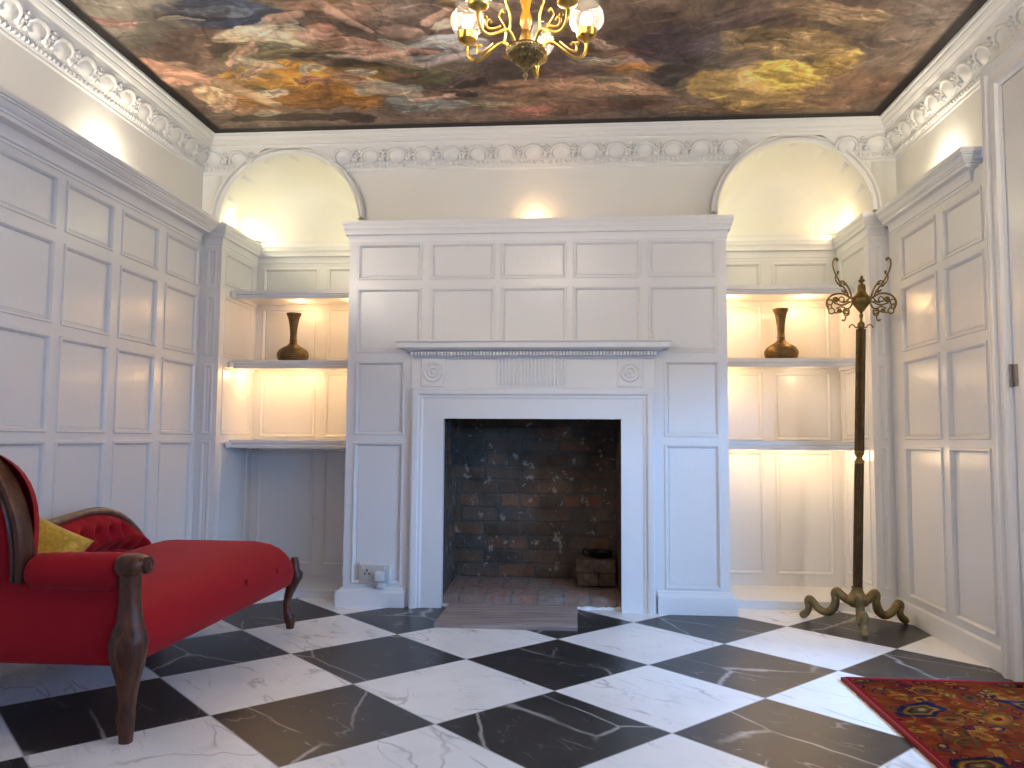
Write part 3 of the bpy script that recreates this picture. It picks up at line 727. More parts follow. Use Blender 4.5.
for bx, by, rx, ry, an, colr_, st, fo in BL:
    c_, s_ = math.cos(an), math.sin(an); far_ = 1.35*max(rx, ry)+0.16
    i0, i1 = np.searchsorted(xs, [bx-far_, bx+far_]); j0, j1 = np.searchsorted(ys, [by-far_, by+far_])
    S_ = np.s_[i0:i1, j0:j1]
    if i1-i0 < 2 or j1-j0 < 2: continue
    dx_, dy_ = wx[S_]-bx, wy[S_]-by
    u_, v_ = (dx_*c_+dy_*s_)/rx, (-dx_*s_+dy_*c_)/ry
    d_ = u_*u_+v_*v_
    d_ = d_*(1+0.9*(fbm(X_[S_]*8+bx*3, Y_[S_]*8, 33, 3)-0.5))
    m_ = np.clip((1.30-d_)/0.38, 0, 1); m_ = (m_*m_*(3-2*m_)*st)[..., None]
    n1 = fbm(u_*1.4+bx*7, v_*(1.2+0.35*fo)+by*5, 40+int(abs(bx)*50), 4)
    rd = 1-np.abs(2*fbm(u_*1.1+0.8*v_+bx*3, v_*(0.9+0.30*fo)+0.5*u_+by*7, 60+int(abs(by)*9), 3)-1)
    sh = 0.30+0.75*n1+0.62*rd**3*(0.35+0.65*(fo > 2))-0.16*np.clip(v_, -1, 1)
    rgb[S_] = rgb[S_]*(1-m_)+lin(colr_)*sh[..., None]*m_
# limbs and heads of vague reclining figures
FL = (206, 164, 136)
LIMB = [(-1.90, 3.22, -1.62, 3.46, .075, (186, 138, 112)), (-1.66, 3.42, -1.50, 3.66, .055, (176, 140, 104)), (-1.12, 3.03, -1.02, 2.99, .05, FL), (-.98, 2.80, -.90, 2.93, .030, FL), (-.90, 2.93, -.84, 3.00, .022, FL),
 (-.92, 3.22, -.70, 3.17, .028, FL), (-.70, 3.17, -.60, 3.20, .022, (196, 140, 116)), (-.95, 3.55, -.76, 3.60, .045, (190, 160, 132)), (-.80, 3.66, -.60, 3.63, .022, FL), (-.60, 3.625, -.545, 3.62, .036, FL), (-.545, 3.615, -.51, 3.622, .028, (78, 56, 44)),
 (-.66, 3.30, -.40, 3.18, .030, (188, 168, 156)), (-1.20, 2.90, -1.08, 2.86, .035, FL), (-.60, 2.95, -.50, 2.86, .03, FL), (-1.36, 2.98, -1.20, 3.02, .05, (206, 190, 160)), (-1.02, 2.965, -.985, 2.96, .034, (196, 140, 112))]
for x0, y0, x1, y1, w_, colr_ in LIMB:
    ax, ay = x1-x0, y1-y0; L2 = ax*ax+ay*ay
    qx, qy = X_+0.35*(wx-X_), Y_+0.35*(wy-Y_)
    tt = np.clip(((qx-x0)*ax+(qy-y0)*ay)/L2, 0, 1)
    sd = ((qx-x0)*-ay+(qy-y0)*ax)/math.sqrt(L2)
    dd = np.hypot(qx-x0-tt*ax, qy-y0-tt*ay)/(w_*(1.1-0.35*tt))
    m_ = np.clip((1.0-dd)/0.16, 0, 1)[..., None]*0.9
    sh = 0.50+0.62*np.sqrt(np.clip(1-dd*dd, 0, 1))-0.22*np.clip(sd/w_, -1, 1)
    rgb = rgb*(1-m_)+lin(colr_)*sh[..., None]*m_
# brushwork
br_ = fbm(wx*70, wy*30, 77, 3)-0.5; br2 = fbm(wx*16+wy*9, wy*20-wx*5, 79, 5)-0.5
rgb = rgb*(1+0.55*br_+0.75*br2)[..., None]
for _ in range(420):        # single brush strokes
    bx, by = prs.uniform(cx0, cx1), prs.uniform(2.7, cy1); lg = prs.uniform(.025, .10); wd = prs.uniform(.0035, .009); an = prs.gauss(0.1, 0.55)
    i0, i1 = np.searchsorted(xs, [bx-.16, bx+.16]); j0, j1 = np.searchsorted(ys, [by-.16, by+.16]); S_ = np.s_[i0:i1, j0:j1]
    if i1-i0 < 2 or j1-j0 < 2: continue
    c_, s_ = math.cos(an), math.sin(an); dx_, dy_ = X_[S_]-bx, Y_[S_]-by
    u_, v_ = (dx_*c_+dy_*s_)/lg, (-dx_*s_+dy_*c_)
    v_ = v_-prs.uniform(-.35, .35)*lg*u_*u_
    m_ = np.clip(1-np.abs(u_), 0, 1)**0.6*np.clip(1.2-np.abs(v_)/wd, 0, 1)
    k_ = prs.choice([1.9, 1.6, 1.4, 0.5, 0.42]); m_ = (m_*0.75)[..., None]
    rgb[S_] = rgb[S_]*(1-m_)+rgb[S_]*k_*m_
mc = fbm(wx*4+3, wy*5, 85, 4)[..., None]; rgb = rgb*np.clip(0.30+1.30*mc, 0.3, 1.5)
hl = np.clip((fbm(wx*30+9, wy*44, 81, 3)-0.66)*5, 0, 1)[..., None]
rgb = rgb*(1-0.35*hl)+(rgb*1.9+0.03)*0.35*hl
lu = rgb.mean(-1, keepdims=True)+1e-4; rgb = rgb*np.clip((lu/0.16)**0.35, 0.45, 1.5)
# dark border that the painting fades into
ed_ = np.minimum(np.minimum(X_-cx0, cx1-X_), cy1-Y_)+0.012*(fbm(X_*6, Y_*6, 90)-0.5)
fade = np.clip((ed_-0.045)/0.02, 0, 1)
back_band = np.clip((cy1-Y_)/0.12+0.45*(fbm(X_*3, Y_*3, 91)-0.4), 0, 1)  # dark irregular band of the painting itself along its back edge
rgb = rgb*fade[..., None]*(0.25+0.75*back_band[..., None])+lin((24, 14, 12))*(1-fade[..., None])
g_ = rgb.mean(-1, keepdims=True); rgb = np.clip(g_+(rgb-g_)*0.92, 0.002, 0.9)
cp = colour_grid('ceiling_painting', M['canvas'], xs, ys, ZC-0.004, rgb)
tag(cp, 'large dark-edged oil painting of billowing drapery and clouds covering the ceiling', 'painting')

# ---- alcove shelves --------------------------------------------------
def make_shelf(x0, x1, label, mould_left, z, group):
    r = thing('shelf', label, 'shelf', ((x0+x1)/2, 4.42, z), group)
    w_ = (x1-x0)/2-0.002
    mb = MB(); mb.box(-w_, w_, -0.15, YB-4.42-0.004, -0.030, 0.0, 0.002); mb.build('board', M['trim'], r)
    mb = MB(); mb.sweep([(0.0, -0.0005), (0.010, 0.0), (0.012, -0.004), (0.012, -0.020), (0.006, -0.024), (0.008, -0.030), (0.012, -0.034), (0.010, -0.046), (0.0, -0.048)],
        [lambda p, q: Vector((-w_, -0.15-p, q)), lambda p, q: Vector((w_, -0.15-p, q))]); mb.build('edge_moulding', M['trim'], r, smooth=True, angle=25)
    mb = MB()
    if mould_left: mb.box(-w_, -w_+0.014, -0.21, 0.14, -0.046, -0.014, 0.003)
    else: mb.box(w_-0.014, w_, -0.21, 0.14, -0.046, -0.014, 0.003)
    mb.build('batten', M['trim'], r)
    return r
ZSH = [0.845, 1.291, 1.688]
for z_, w_ in zip(ZSH, ('lowest', 'middle', 'topmost')):
    what = {'lowest': 'lowest white shelf, dark recess below, in the alcove %s', 'middle': 'middle white shelf holding a brass vase in the alcove %s', 'topmost': 'topmost white shelf under the arch in the alcove %s'}[w_]
    make_shelf(RL, CL, what % 'beside the red chaise', True, z_, 'shelves in the alcove beside the chaise')
for z_, w_ in zip((0.858, 1.298, 1.690), ('lowest', 'middle', 'topmost')):
    what = {'lowest': 'lowest white shelf behind the pole of the brass coat stand', 'middle': 'middle white shelf holding a brass vase behind the coat stand', 'topmost': 'topmost white shelf under the arch behind the coat stand'}[w_]
    make_shelf(CR, RR, what, False, z_, 'shelves in the alcove behind the coat stand')

# ---- vases -----------------------------------------------------------
v0 = thing('vase', 'engraved brass vase with long flared neck on shelf above the red chaise', 'vase', (-1.640, 4.40, 1.2915), 'brass vases on the middle shelves')
mb = MB(); k = 0.0905/160
P_ = [(0.0, 0), (135, 0), (140, 8), (156, 45), (162, 70), (158, 95), (140, 125), (105, 150), (70, 168), (48, 185), (38, 200), (36, 225)]
mb.lathe([(r*k, z*k) for r, z in P_], n=40); mb.build('body', M['vase'], v0, smooth=True, angle=60)
mb = MB(); P_ = [(36, 225), (39, 228), (36, 232), (34, 280), (38, 340), (46, 400), (54, 440), (58, 458), (62, 460), (60, 466), (64, 470), (76, 500), (76, 505), (66, 500), (50, 440), (30, 300), (0, 290)]
mb.lathe([(r*k, z*k) for r, z in P_], n=36); mb.build('neck', M['vase'], v0, smooth=True, angle=60)
copy_thing(v0, (1.118, 4.40, 1.2985), 'engraved brass vase with long flared neck on shelf behind the coat stand')

# ---- coat stand ------------------------------------------------------
CX, CY = 1.302, 3.84
cs = thing('coat_stand', 'tall brass coat stand with scrolled arms, fluted pole and three curved feet', 'coat stand', (CX, CY, 0))
LEAN = Matrix.Identity(4); LEAN[0][2] = 0.036; LEAN[0][3] = -0.036*0.12       # the pole leans a little
def lean(mb): bmesh.ops.transform(mb.bm, matrix=LEAN, verts=mb.bm.verts); return mb
mb = MB(); mb.lathe([(0.0, 0.09), (0.03, 0.09), (0.045, 0.10), (0.052, 0.115), (0.050, 0.135), (0.040, 0.142), (0.030, 0.155), (0.024, 0.172), (0.026, 0.176), (0.026, 0.182), (0.0, 0.182)], n=28); mb.build('hub', M['base_brass'], cs, smooth=True, angle=50)
mb = MB(); mb.lathe([(0.0, 0.175), (0.0215, 0.175), (0.0215, 0.765), (0.0, 0.765)], n=48, flute=12, fd=0.10); lean(mb).build('lower_pole', M['dark_brass'], cs, smooth=True, angle=60)
mb = MB(); mb.lathe([(0.0, 0.752), (0.022, 0.754), (0.023, 0.765), (0.015, 0.776), (0.013, 0.783), (0.020, 0.795), (0.024, 0.805), (0.021, 0.815), (0.0, 0.815)], n=28); lean(mb).build('neck', M['old_brass'], cs, smooth=True, angle=50)
mb = MB(); mb.lathe([(0.0, 0.81), (0.0220, 0.812), (0.0220, 1.392), (0.0, 1.392)], n=64, flute=16, fd=0.14); lean(mb).build('upper_pole', M['dark_brass'], cs, smooth=True, angle=70)
k = 0.00051
def zz(y): return 1.533-(y-480)*k
U_ = [(0, 768), (26, 768), (27, 745), (32, 738), (33, 705), (26, 695), (14, 685), (10, 660), (18, 635), (20, 622), (10, 610), (14, 598), (30, 580), (60, 540), (80, 512), (87, 492), (87, 470), (80, 455), (62, 440), (45, 420), (38, 400), (36, 385), (40, 378), (36, 372), (36, 350), (28, 336), (16, 330), (12, 318), (26, 306), (31, 298), (24, 288), (12, 280), (16, 268), (9, 256), (0, 244)]
mb = MB(); mb.lathe([(r*k, zz(y)) for r, y in U_], n=32); lean(mb).build('urn', M['old_brass'], cs, smooth=True, angle=45)
def wing(s):
    mb = MB()
    def q(x, y, d=0): return Vector((s*(385-x)*k*-1, d, zz(y)))
    def cv(pts, r=0.0030, d=0): mb.tube([q(x, y, d) for x, y in pts], [v*1.18 for v in r] if hasattr(r, '__len__') else r*1.18, 8, 5)
    cv([(300, 478), (290, 430), (272, 375), (245, 330), (218, 302), (192, 304), (178, 322)], [.0042, .004, .0038, .0036, .0034, .003, .0022])
    cv([(268, 440), (250, 400), (215, 350), (172, 325), (150, 290), (144, 250)], [.0038, .0036, .0034, .0034, .003, .0024])
    cv([(205, 330), (175, 285), (150, 240), (132, 195), (121, 150), (124, 108), (140, 84), (160, 86), (166, 100), (156, 108)], [.003, .0034, .0034, .0034, .0036, .0036, .0036, .0036, .003, .003])
    cv([(146, 244), (162, 236), (172, 220), (168, 208)], [.003, .003, .0035, .005])
    mb.ball(q(168, 213), .0062, u=8, v=6); mb.ball(q(158, 100), .0062, u=8, v=6)
    cv([(300, 470), (265, 445), (225, 424), (180, 418), (130, 428), (92, 456), (70, 495), (72, 530), (92, 545)], .0040)
    cv([(300, 492), (268, 505), (240, 520), (205, 528), (175, 520)], .0034)
    cv([(304, 505), (290, 540), (268, 562), (245, 560), (228, 575), (235, 600), (255, 610), (272, 598), (276, 572)], .0036)
    cv([(285, 450), (262, 480), (240, 500), (215, 506)], .003)
    for cx_, cy_, rr in ((116, 583, 27), (206, 474, 24), (152, 476, 22), (100, 500, 24), (252, 604, 24)):
        mb.tube([q(cx_+rr*math.cos(a*PI/8), cy_+rr*math.sin(a*PI/8)) for a in range(16)], .0034, 8, 1, closed=True)
    for cx_, cy_, rr in ((188, 582, 15), (146, 478, 12), (240, 398, 10)):     # filled flowers
        mb.ball(q(cx_, cy_), rr*k*0.8, .005, rr*k*0.8, 8, 6)
        for a in range(6): mb.ball(q(cx_+rr*math.cos(a*PI/3), cy_+rr*math.sin(a*PI/3)), .0052, .004, .0052, 7, 5)
    cv([(160, 560), (190, 545), (225, 548), (250, 575)], .003)
    cv([(74, 536), (84, 560), (96, 572)], .0036); cv([(138, 596), (162, 600), (186, 584), (210, 588), (228, 600)], .0032); cv([(130, 490), (150, 512), (180, 520)], .0030); cv([(118, 556), (112, 530), (104, 522)], .003); cv([(222, 490), (246, 496), (270, 486)], .0032)
    cv([(246, 628), (244, 650), (236, 672), (222, 676), (212, 664)], [.003, .003, .003, .003, .0042])
    for a, b in ((225, 330), (190, 345), (215, 395)): mb.ball(q(a, b), .010, .003, .0045, 8, 6, Matrix.Rotation(0.7*s, 4, 'Y'))
    return mb
for s in (1, -1):
    lean(wing(s)).build('scroll_arm', M['old_brass'], cs, smooth=True, angle=60)
    mb = MB(); mb.tube([(s*x*k, 0, zz(y)) for x, y in ((30, 735), (48, 742), (62, 722), (80, 712), (97, 720), (108, 742))], [.0036, .003, .003, .003, .0028, .0034], 8, 4)
    lean(mb).build('hook', M['old_brass'], cs, smooth=True, angle=60)
LEG = [(0.030, .112, .020), (0.055, .122, .021), (0.078, .140, .020), (0.092, .152, .018), (0.106, .140, .016), (0.100, .110, .019), (0.108, .074, .021), (0.130, .050, .020), (0.158, .046, .019), (0.186, .060, .018), (0.205, .085, .017), (0.222, .098, .017), (0.232, .085, .018), (0.228, .058, .016), (0.236, .034, .017), (0.252, .020, .019), (0.268, .012, .012)]
for az in (143.5, 18.0, 257.5):
    a = math.radians(az); mb = MB()
    mb.tube([(r*math.cos(a), r*math.sin(a), z) for r, z, w_ in LEG], [w_*1.0 for *_, w_ in LEG], 12, 4, flat=1.0)
    mb.ball((0.094*math.cos(a), 0.094*math.sin(a), .140), .020, u=12, v=8)
    mb.ball((0.224*math.cos(a), 0.224*math.sin(a), .090), .020, u=10, v=8)
    bmesh.ops.bisect_plane(mb.bm, geom=mb.bm.verts[:]+mb.bm.edges[:]+mb.bm.faces[:], plane_co=(0, 0, 0.0005), plane_no=(0, 0, -1), clear_outer=True)
    mb.build('foot', M['base_brass'], cs, smooth=True, angle=60)

# ---- chaise longue ---------------------------------------------------
HX0, HX1, HY0, HY1 = -1.955, -1.262, 2.185, 3.555
ch = thing('chaise_longue', 'red velvet chaise longue with carved dark wood frame beside the panelled wall', 'sofa', ((HX0+HX1)/2, 2.9, 0))
lx, ly = ch.location.x, ch.location.y
def cpart(mb, name, mat, parent=None, smooth=True, angle=60):
    bmesh.ops.translate(mb.bm, verts=mb.bm.verts, vec=(-lx, -ly, 0))
    return mb.build(name, mat, parent or ch, smooth=smooth, angle=angle)
def outline(ins, n=10):
    """rounded plan: square at the head, generously rounded at the foot"""
    x0, x1, y0, y1 = HX0+ins, HX1-ins, HY0+ins*0.3, HY1-ins
    r = max(0.13-ins*0.6, 0.02); pts = [(x1, y0)]
    for kx in range(1, 14): pts.append((x1+0.004*math.sin(PI*kx/14), y0+(y1-r-y0)*kx/14))
    pts += [(x1-r+r*math.cos(PI/2*k_/n), y1-r+r*math.sin(PI/2*k_/n)) for k_ in range(n+1)]
    pts += [(x0+r-r*math.sin(PI/2*k_/n), y1-r+r*math.cos(PI/2*k_/n)) for k_ in range(n+1)]
    for kx in range(13, 0, -1): pts.append((x0, y0+(y1-r-y0)*kx/14))
    pts.append((x0, y0))
    for kx in range(1, 8): pts.append((x0+(x1-x0)*kx/8, y0))
    return pts
mb = MB(); rows = []
for ins, z in ((0.10, 0.205), (0.012, 0.203), (0.002, 0.212), (-0.004, 0.235), (-0.006, 0.262), (0.0, 0.290), (0.010, 0.315), (0.026, 0.337), (0.050, 0.356), (0.085, 0.372), (0.13, 0.384), (0.19, 0.392), (0.26, 0.396), (0.32, 0.397)):
    rows.append([Vector((x, y, z+((0.014-0.040*max(0, 3.3-y))*min(1, (z-0.33)/0.05) if z > 0.33 else 0))) for x, y in outline(ins)])
V = mb.grid(rows, close_v=True)
mb.bm.faces.new(V[-1]); mb.bm.faces.new(V[0])
seat = cpart(mb, 'seat', M['red'])
for y, z in ((2.96, 0.300), (3.27, 0.292)):
    mb = MB(); mb.ball((HX1+0.001, y, z), .007, .013, .015, 10, 8); cpart(mb, 'button', M['red_button'], seat)
# outer head panel (faces the camera), slightly bowed
mb = MB(); rows = []
for i in range(17):
    x = -1.955+(-1.300+1.955)*i/16; u = i/16
    b = 0.012*math.sin(PI*u)
    rows.append([Vector((x, 2.185, 0.209)), Vector((x, 2.176-b, 0.209)), Vector((x, 2.168-b, 0.22)), Vector((x, 2.166-b, 0.30)), Vector((x, 2.172-b, 0.38)), Vector((x, 2.180-b*0.6, 0.46)), Vector((x, 2.24, 0.47)), Vector((x, 2.24, 0.25))])
mb.grid(rows, close_v=True)
mb.quad(*rows[0][:4]) if False else None
cpart(mb, 'head_panel', M['red'])
# rolled arm between post and back frame
mb = MB(); rows = []
for i in range(15):
    u = i/14; x = -1.580+(-1.290+1.580)*u
    w_ = 1.0+0.05*math.sin(PI*u)-(0.25 if i in (0, 14) else 0)
    pt = 0.006*math.sin(u*40)*(1 if u > 0.75 else 0.25)
    rows.append([Vector((x, 2.200+0.060*w_*math.cos(2*PI*k_/20), 0.463+0.006*u+(0.052+pt)*w_*math.sin(2*PI*k_/20))) for k_ in range(20)])
V = mb.grid(rows, close_v=True); mb.bm.faces.new(V[0]); mb.bm.faces.new(V[-1])
cpart(mb, 'rolled_arm', M['red'])
# arched back: outer cloth, wooden frame, inner pad
AXC, AHW = -1.788, 0.208
def archpt(t, inset=0.0):      # t 0..1 from right foot over the top to the left foot
    th = PI*t
    w_, h_ = AHW-inset, 0.330-inset
    zc = 0.50
    if t < 0.18: return (AXC+w_*(1-0.10*(1-t/0.18)*0-0.0), 0.435+(zc-0.435)*t/0.18)
    if t > 0.82: return (AXC-w_, 0.435+(zc-0.435)*(1-t)/0.18)
    a = PI*(t-0.18)/0.64
    return (AXC+w_*math.cos(a), zc+h_*math.sin(a))
TS = [i/44 for i in range(45)]
def yl(z): return 2.170-0.030*max(0, z-0.40)/0.47      # the back leans out a little
mb = MB(); rows = []
for t_ in TS:
    x, z = archpt(t_, -0.004); xi, zi = archpt(t_, 0.048)
    n_ = Vector((xi-x, 0, zi-z)).normalized()
    row = []
    for q_, d in ((0.0, 0.0), (0.0, 0.045), (0.006, 0.055), (0.018, 0.058), (0.026, 0.050), (0.032, 0.058), (0.040, 0.052), (0.043, 0.035), (0.043, 0.0)):
        row.append(Vector((x, 0, z))+n_*q_+Vector((0, yl(z)+0.034-d, 0)))
    rows.append(row)
V = mb.grid(rows, close_v=True); mb.bm.faces.new(V[0]); mb.bm.faces.new(V[-1])
cpart(mb, 'back_frame', M['wood'], angle=35)
def pad(name, ysgn, y_off, ins, depth, mat):
    mb = MB(); rows = []
    for q_ in (0.0, 0.03, 0.10, 0.22, 0.40, 0.62, 0.82, 1.0):
        row = []
        for t_ in TS:
            x, z = archpt(t_, ins(t_) if callable(ins) else ins)
            x = AXC+(x-AXC)*(1-q_*0.98); z = 0.55+(z-0.55)*(1-q_*0.98)
            b = depth*math.sqrt(max(0, 1-(1-q_)**4))
            row.append(Vector((x, yl(z)+y_off+ysgn*b, z)))
        rows.append(row)
    mb.grid(rows)
    cpart(mb, name, mat)
pad('outer_back', -1, 0.0, 0.045, 0.012, M['red'])
pad('inner_back', 1, 0.034, lambda t_: 0.016-0.034*math.exp(-((min(t_, 1-t_)-0.31)/0.10)**2)-0.010*math.sin(PI*t_), 0.085, M['red'])
# tufted side rest along the wall with its wooden top rail
SR = [(2.20, .500), (2.40, .510), (2.60, .524), (2.78, .532), (2.90, .545), (3.00, .552), (3.08, .548), (3.17, .528), (3.25, .495), (3.33, .445), (3.40, .390), (3.44, .345)]
def srz(y):
    for (a, za), (b, zb) in zip(SR[:-1], SR[1:]):
        if a <= y <= b: return za+(zb-za)*(y-a)/(b-a)
    return SR[-1][1]
mb = MB(); rows = []
NY, NZ = 150, 26
buttons = []
for i in range(NY+1):
    y = 2.20+(3.43-2.20)*i/NY; zt = srz(y)-0.008
    row = [Vector((-1.975, y, 0.25)), Vector((-1.975, y, zt))]
    for j in range(NZ+1):
        z = zt-(zt-0.33)*j/NZ
        e = math.sin(PI*min(1, (j/NZ)*1.4+0.02))**0.5 if j/NZ < 0.7 else 0.93
        a = (y-2.2)/0.092; b = (0.56-z)/0.085
        dmin = 9
        for bi in range(int(b)-1, int(b)+3):
            aa = a-(0.5 if bi % 2 else 0.0); da = (aa-round(aa)); db = b-bi
            dmin = min(dmin, math.hypot(da*1.1, db*0.9))
        seam = min(abs((a+b*0.5) % 1-0.5), abs((a-b*0.5) % 1-0.5))
        tuft = 0.046*(1-math.exp(-(dmin/0.26)**2))*(0.55+0.45*(1-math.exp(-((0.5-seam)/0.10)**2)))
        row.append(Vector((-1.935+(0.022+tuft)*e, y, z)))
    rows.append(row)
V = mb.grid(rows); mb.bm.faces.new([v for v in V[-1]]); mb.bm.faces.new([v for v in V[0]])
cpart(mb, 'tufted_side', M['red'], angle=80)
mb = MB()
mb.tube([(-1.930, y, z+0.006) for y, z in SR], [0.020]*8+[0.019, 0.018, 0.016, 0.012], 12, 4, flat=0.75)
cpart(mb, 'side_rail', M['wood_light'])
# legs
def loft(mb, secs, n=20):
    rows = []
    for x, y, z, rx, ry in secs:
        row = []
        for k_ in range(n):
            a = 2*PI*k_/n; c_, s_ = math.cos(a), math.sin(a)
            e = 0.75
            row.append(Vector((x+rx*abs(c_)**e*(1 if c_ >= 0 else -1), y+ry*abs(s_)**e*(1 if s_ >= 0 else -1), z)))
        rows.append(row)
    V = mb.grid(rows, close_v=True); mb.bm.faces.new(V[0]); mb.bm.faces.new(V[-1])
mb = MB(); px, py = -1.262, 2.172
loft(mb, [(px, py, 0, .017, .017), (px, py, .03, .019, .019), (px-.003, py, .055, .023, .023), (px-.003, py, .075, .024, .024), (px-.001, py, .085, .021, .021), (px, py, .13, .024, .024), (px+.001, py-.002, .17, .030, .03), (px+.002, py-.006, .21, .040, .04), (px+.002, py-.010, .245, .048, .042), (px+.002, py-.010, .275, .052, .042), (px+.001, py-.008, .300, .048, .038), (px, py-.004, .33, .036, .032), (px-.002, py-.002, .37, .030, .028), (px-.005, py, .41, .028, .026), (px-.006, py, .45, .029, .027), (px-.006, py, .478, .030, .028)])
loft(mb, [(px-.002, py-.003, .466, .034, .036), (px+.001, py-.003, .480, .043, .044), (px+.002, py-.003, .500, .045, .045), (px+.000, py-.003, .515, .036, .038), (px-.004, py-.003, .522, .020, .024)])
for s in (1,):
    mb.lathe([(0, .046), (.010, .048), (.014, .046), (.018, .050), (.024, .049), (.025, .0)], n=18, mat=Matrix.Translation((px-.006+s*.008, py, .492)) @ Matrix.Rotation(s*PI/2, 4, 'Y' if True else 'X'))
cpart(mb, 'post_leg', M['wood'], angle=45)
def cabriole(x, y, sx, sy):
    mb = MB()
    loft(mb, [(x-sx*.006, y-sy*.006, 0, .016, .016), (x-sx*.006, y-sy*.006, .018, .019, .019), (x-sx*.008, y-sy*.008, .035, .024, .024), (x-sx*.012, y-sy*.01, .055, .022, .022), (x-sx*.020, y-sy*.014, .075, .015, .015), (x-sx*.022, y-sy*.016, .11, .015, .015), (x-sx*.015, y-sy*.010, .15, .019, .019), (x-sx*.003, y-sy*.002, .19, .025, .025), (x+sx*.007, y+sy*.005, .222, .031, .031), (x+sx*.010, y+sy*.007, .245, .030, .030), (x+sx*.004, y+sy*.003, .262, .022, .022), (x+sx*.004, y+sy*.003, .29, .019, .019), (x+sx*.003, y+sy*.002, .315, .014, .014)], 18)
    mb.ball((x-sx*.002, y-sy*.004, .050), .016, u=12, v=8)
    return mb
cpart(cabriole(-1.283, 3.520, 1, 1), 'leg', M['wood'], angle=45)
cpart(cabriole(-1.925, 3.50, -1, 1), 'leg', M['wood'], angle=45)
cpart(cabriole(-1.925, 2.235, -1, -1), 'leg', M['wood'], angle=45)

# cushion
mb = MB(); n = 22
def cush(sgn):
    rows = []
    for i in range(n+1):
        row = []
        for j in range(n+1):
            u, v = 2*i/n-1, 2*j/n-1
            pin = 1-0.10*(1-u*u)*abs(v)**3*0-0.0
            x = 0.110*u*(1-0.07*(1-v*v)); y = 0.094*v*(1-0.07*(1-u*u))
            h = 0.048*((1-u**4)*(1-v**4))**0.55
            row.append(Vector((x, y, sgn*h)))
        rows.append(row)
    return rows
mb.grid(cush(1)); mb.grid(cush(-1))
cu = mb.build('cushion', M['yellow'], smooth=True, angle=70)
tag(cu, 'mustard yellow cushion resting on the red chaise longue', 'cushion')
cu.location = (-1.690, 2.395, 0.494)
cu.rotation_euler = (math.radians(52), math.radians(24), math.radians(6))

# ---- rug -------------------------------------------------------------
RX0, RX1, RY0, RY1 = 0.947, 1.577, 1.55, 2.983
nx, ny = 330, 560
xs = np.linspace(RX0+0.012, RX1, nx); ys = np.linspace(RY0, RY1-0.010, ny)
X_, Y_ = np.meshgrid(xs, ys, indexing='ij')
wob = 0.020
wx = X_+wob*(fbm(X_*14, Y_*14, 201, 3)-0.5); wy = Y_+wob*(fbm(X_*14, Y_*14, 203, 3)-0.5)
f1 = fbm(wx*16, wy*16, 205, 4)[..., None]; f2 = fbm(wx*55, wy*55, 207, 3)[..., None]
rgb = lin((112, 24, 16))*(1-f1)+lin((164, 70, 24))*f1
rgb = rgb*(0.65+0.7*f2)
def flower(cx_, cy_, R_, cols_, pet, rot, sx=1.0):
    global rgb
    dx_, dy_ = (wx-cx_), (wy-cy_); c_, s_ = math.cos(rot), math.sin(rot)
    u_, v_ = (dx_*c_+dy_*s_)/sx, -dx_*s_+dy_*c_
    rr = np.hypot(u_, v_)/R_*(1+0.07*np.cos(pet*np.arctan2(v_, u_))+0.5*(fbm(wx*22, wy*22, 211, 2)-0.5))
    for lim, col_ in cols_:
        m_ = np.clip((lim-rr)/0.08, 0, 1)[..., None]
        rgb = rgb*(1-m_)+lin(col_)*(0.75+0.5*f2)*m_
NAVY, GOLD, RED, OR, CREAM, OLIVE, PLUM = (46, 32, 56), (168, 112, 34), (136, 26, 28), (178, 78, 28), (180, 138, 78), (100, 78, 32), (84, 26, 38)
rs = random.Random(5)
for i in range(520):
    a, b = rs.uniform(RX0, RX1), rs.uniform(RY0, RY1)
    flower(a, b, rs.uniform(.007, .019), [(1.0, rs.choice([OLIVE, PLUM, GOLD, OR, NAVY])), (0.62, rs.choice([RED, OR, GOLD])), (0.3, rs.choice([CREAM, GOLD, PLUM]))], rs.choice([4, 5, 6]), rs.uniform(0, 3), rs.uniform(1, 1.8))
for i in range(46):
    a, b = rs.uniform(RX0, RX1), rs.uniform(RY0, RY1)
    flower(a, b, rs.uniform(.028, .046), [(1.0, rs.choice([OLIVE, GOLD, (120, 60, 26)])), (0.80, rs.choice([RED, OR, (130, 44, 24)])), (0.55, rs.choice([OLIVE, GOLD])), (0.3, rs.choice([PLUM, RED]))], 6, rs.uniform(0, 3), rs.uniform(1.2, 1.8))
for a, b, R_, ro in ((1.085, 2.655, .060, .5), (1.00, 2.945, .035, .2), (1.46, 2.72, .055, -.5), (1.36, 2.40, .06, .9), (1.05, 2.22, .06, .4), (1.50, 2.95, .03, 0), (1.28, 2.05, .06, .2)):
    flower(a, b, R_, [(1.0, NAVY), (0.70, OLIVE), (0.62, GOLD), (0.50, PLUM), (0.36, OLIVE), (0.2, CREAM)], 5, ro, 1.6)
vin = np.abs(np.sin(18*wx+3*np.sin(14*wy)))
m_ = np.clip((0.07-vin)/0.05, 0, 1)[..., None]*0.65; rgb = rgb*(1-m_)+lin(GOLD)*m_
edge = np.clip(((X_-RX0)-0.026)/0.004, 0, 1)[..., None]; edge2 = np.clip(((RY1-Y_)-0.022)/0.004, 0, 1)[..., None]
e_ = np.minimum(edge, edge2); mot = fbm(wx*30, wy*30, 209, 4)[..., None]; rgb = rgb*(0.20+0.52*mot)
rgb = rgb*e_+lin((112, 22, 22))*(1-e_)
rug = colour_grid('rug', M['rug'], xs, ys, 0.0115, np.clip(rgb, 0.003, 0.8))
tag(rug, 'red and gold patterned oriental rug with red bound edge by the door', 'rug')
mb = MB(); mb.box(RX0, RX1, RY0, RY1, 0.0005, 0.0110)
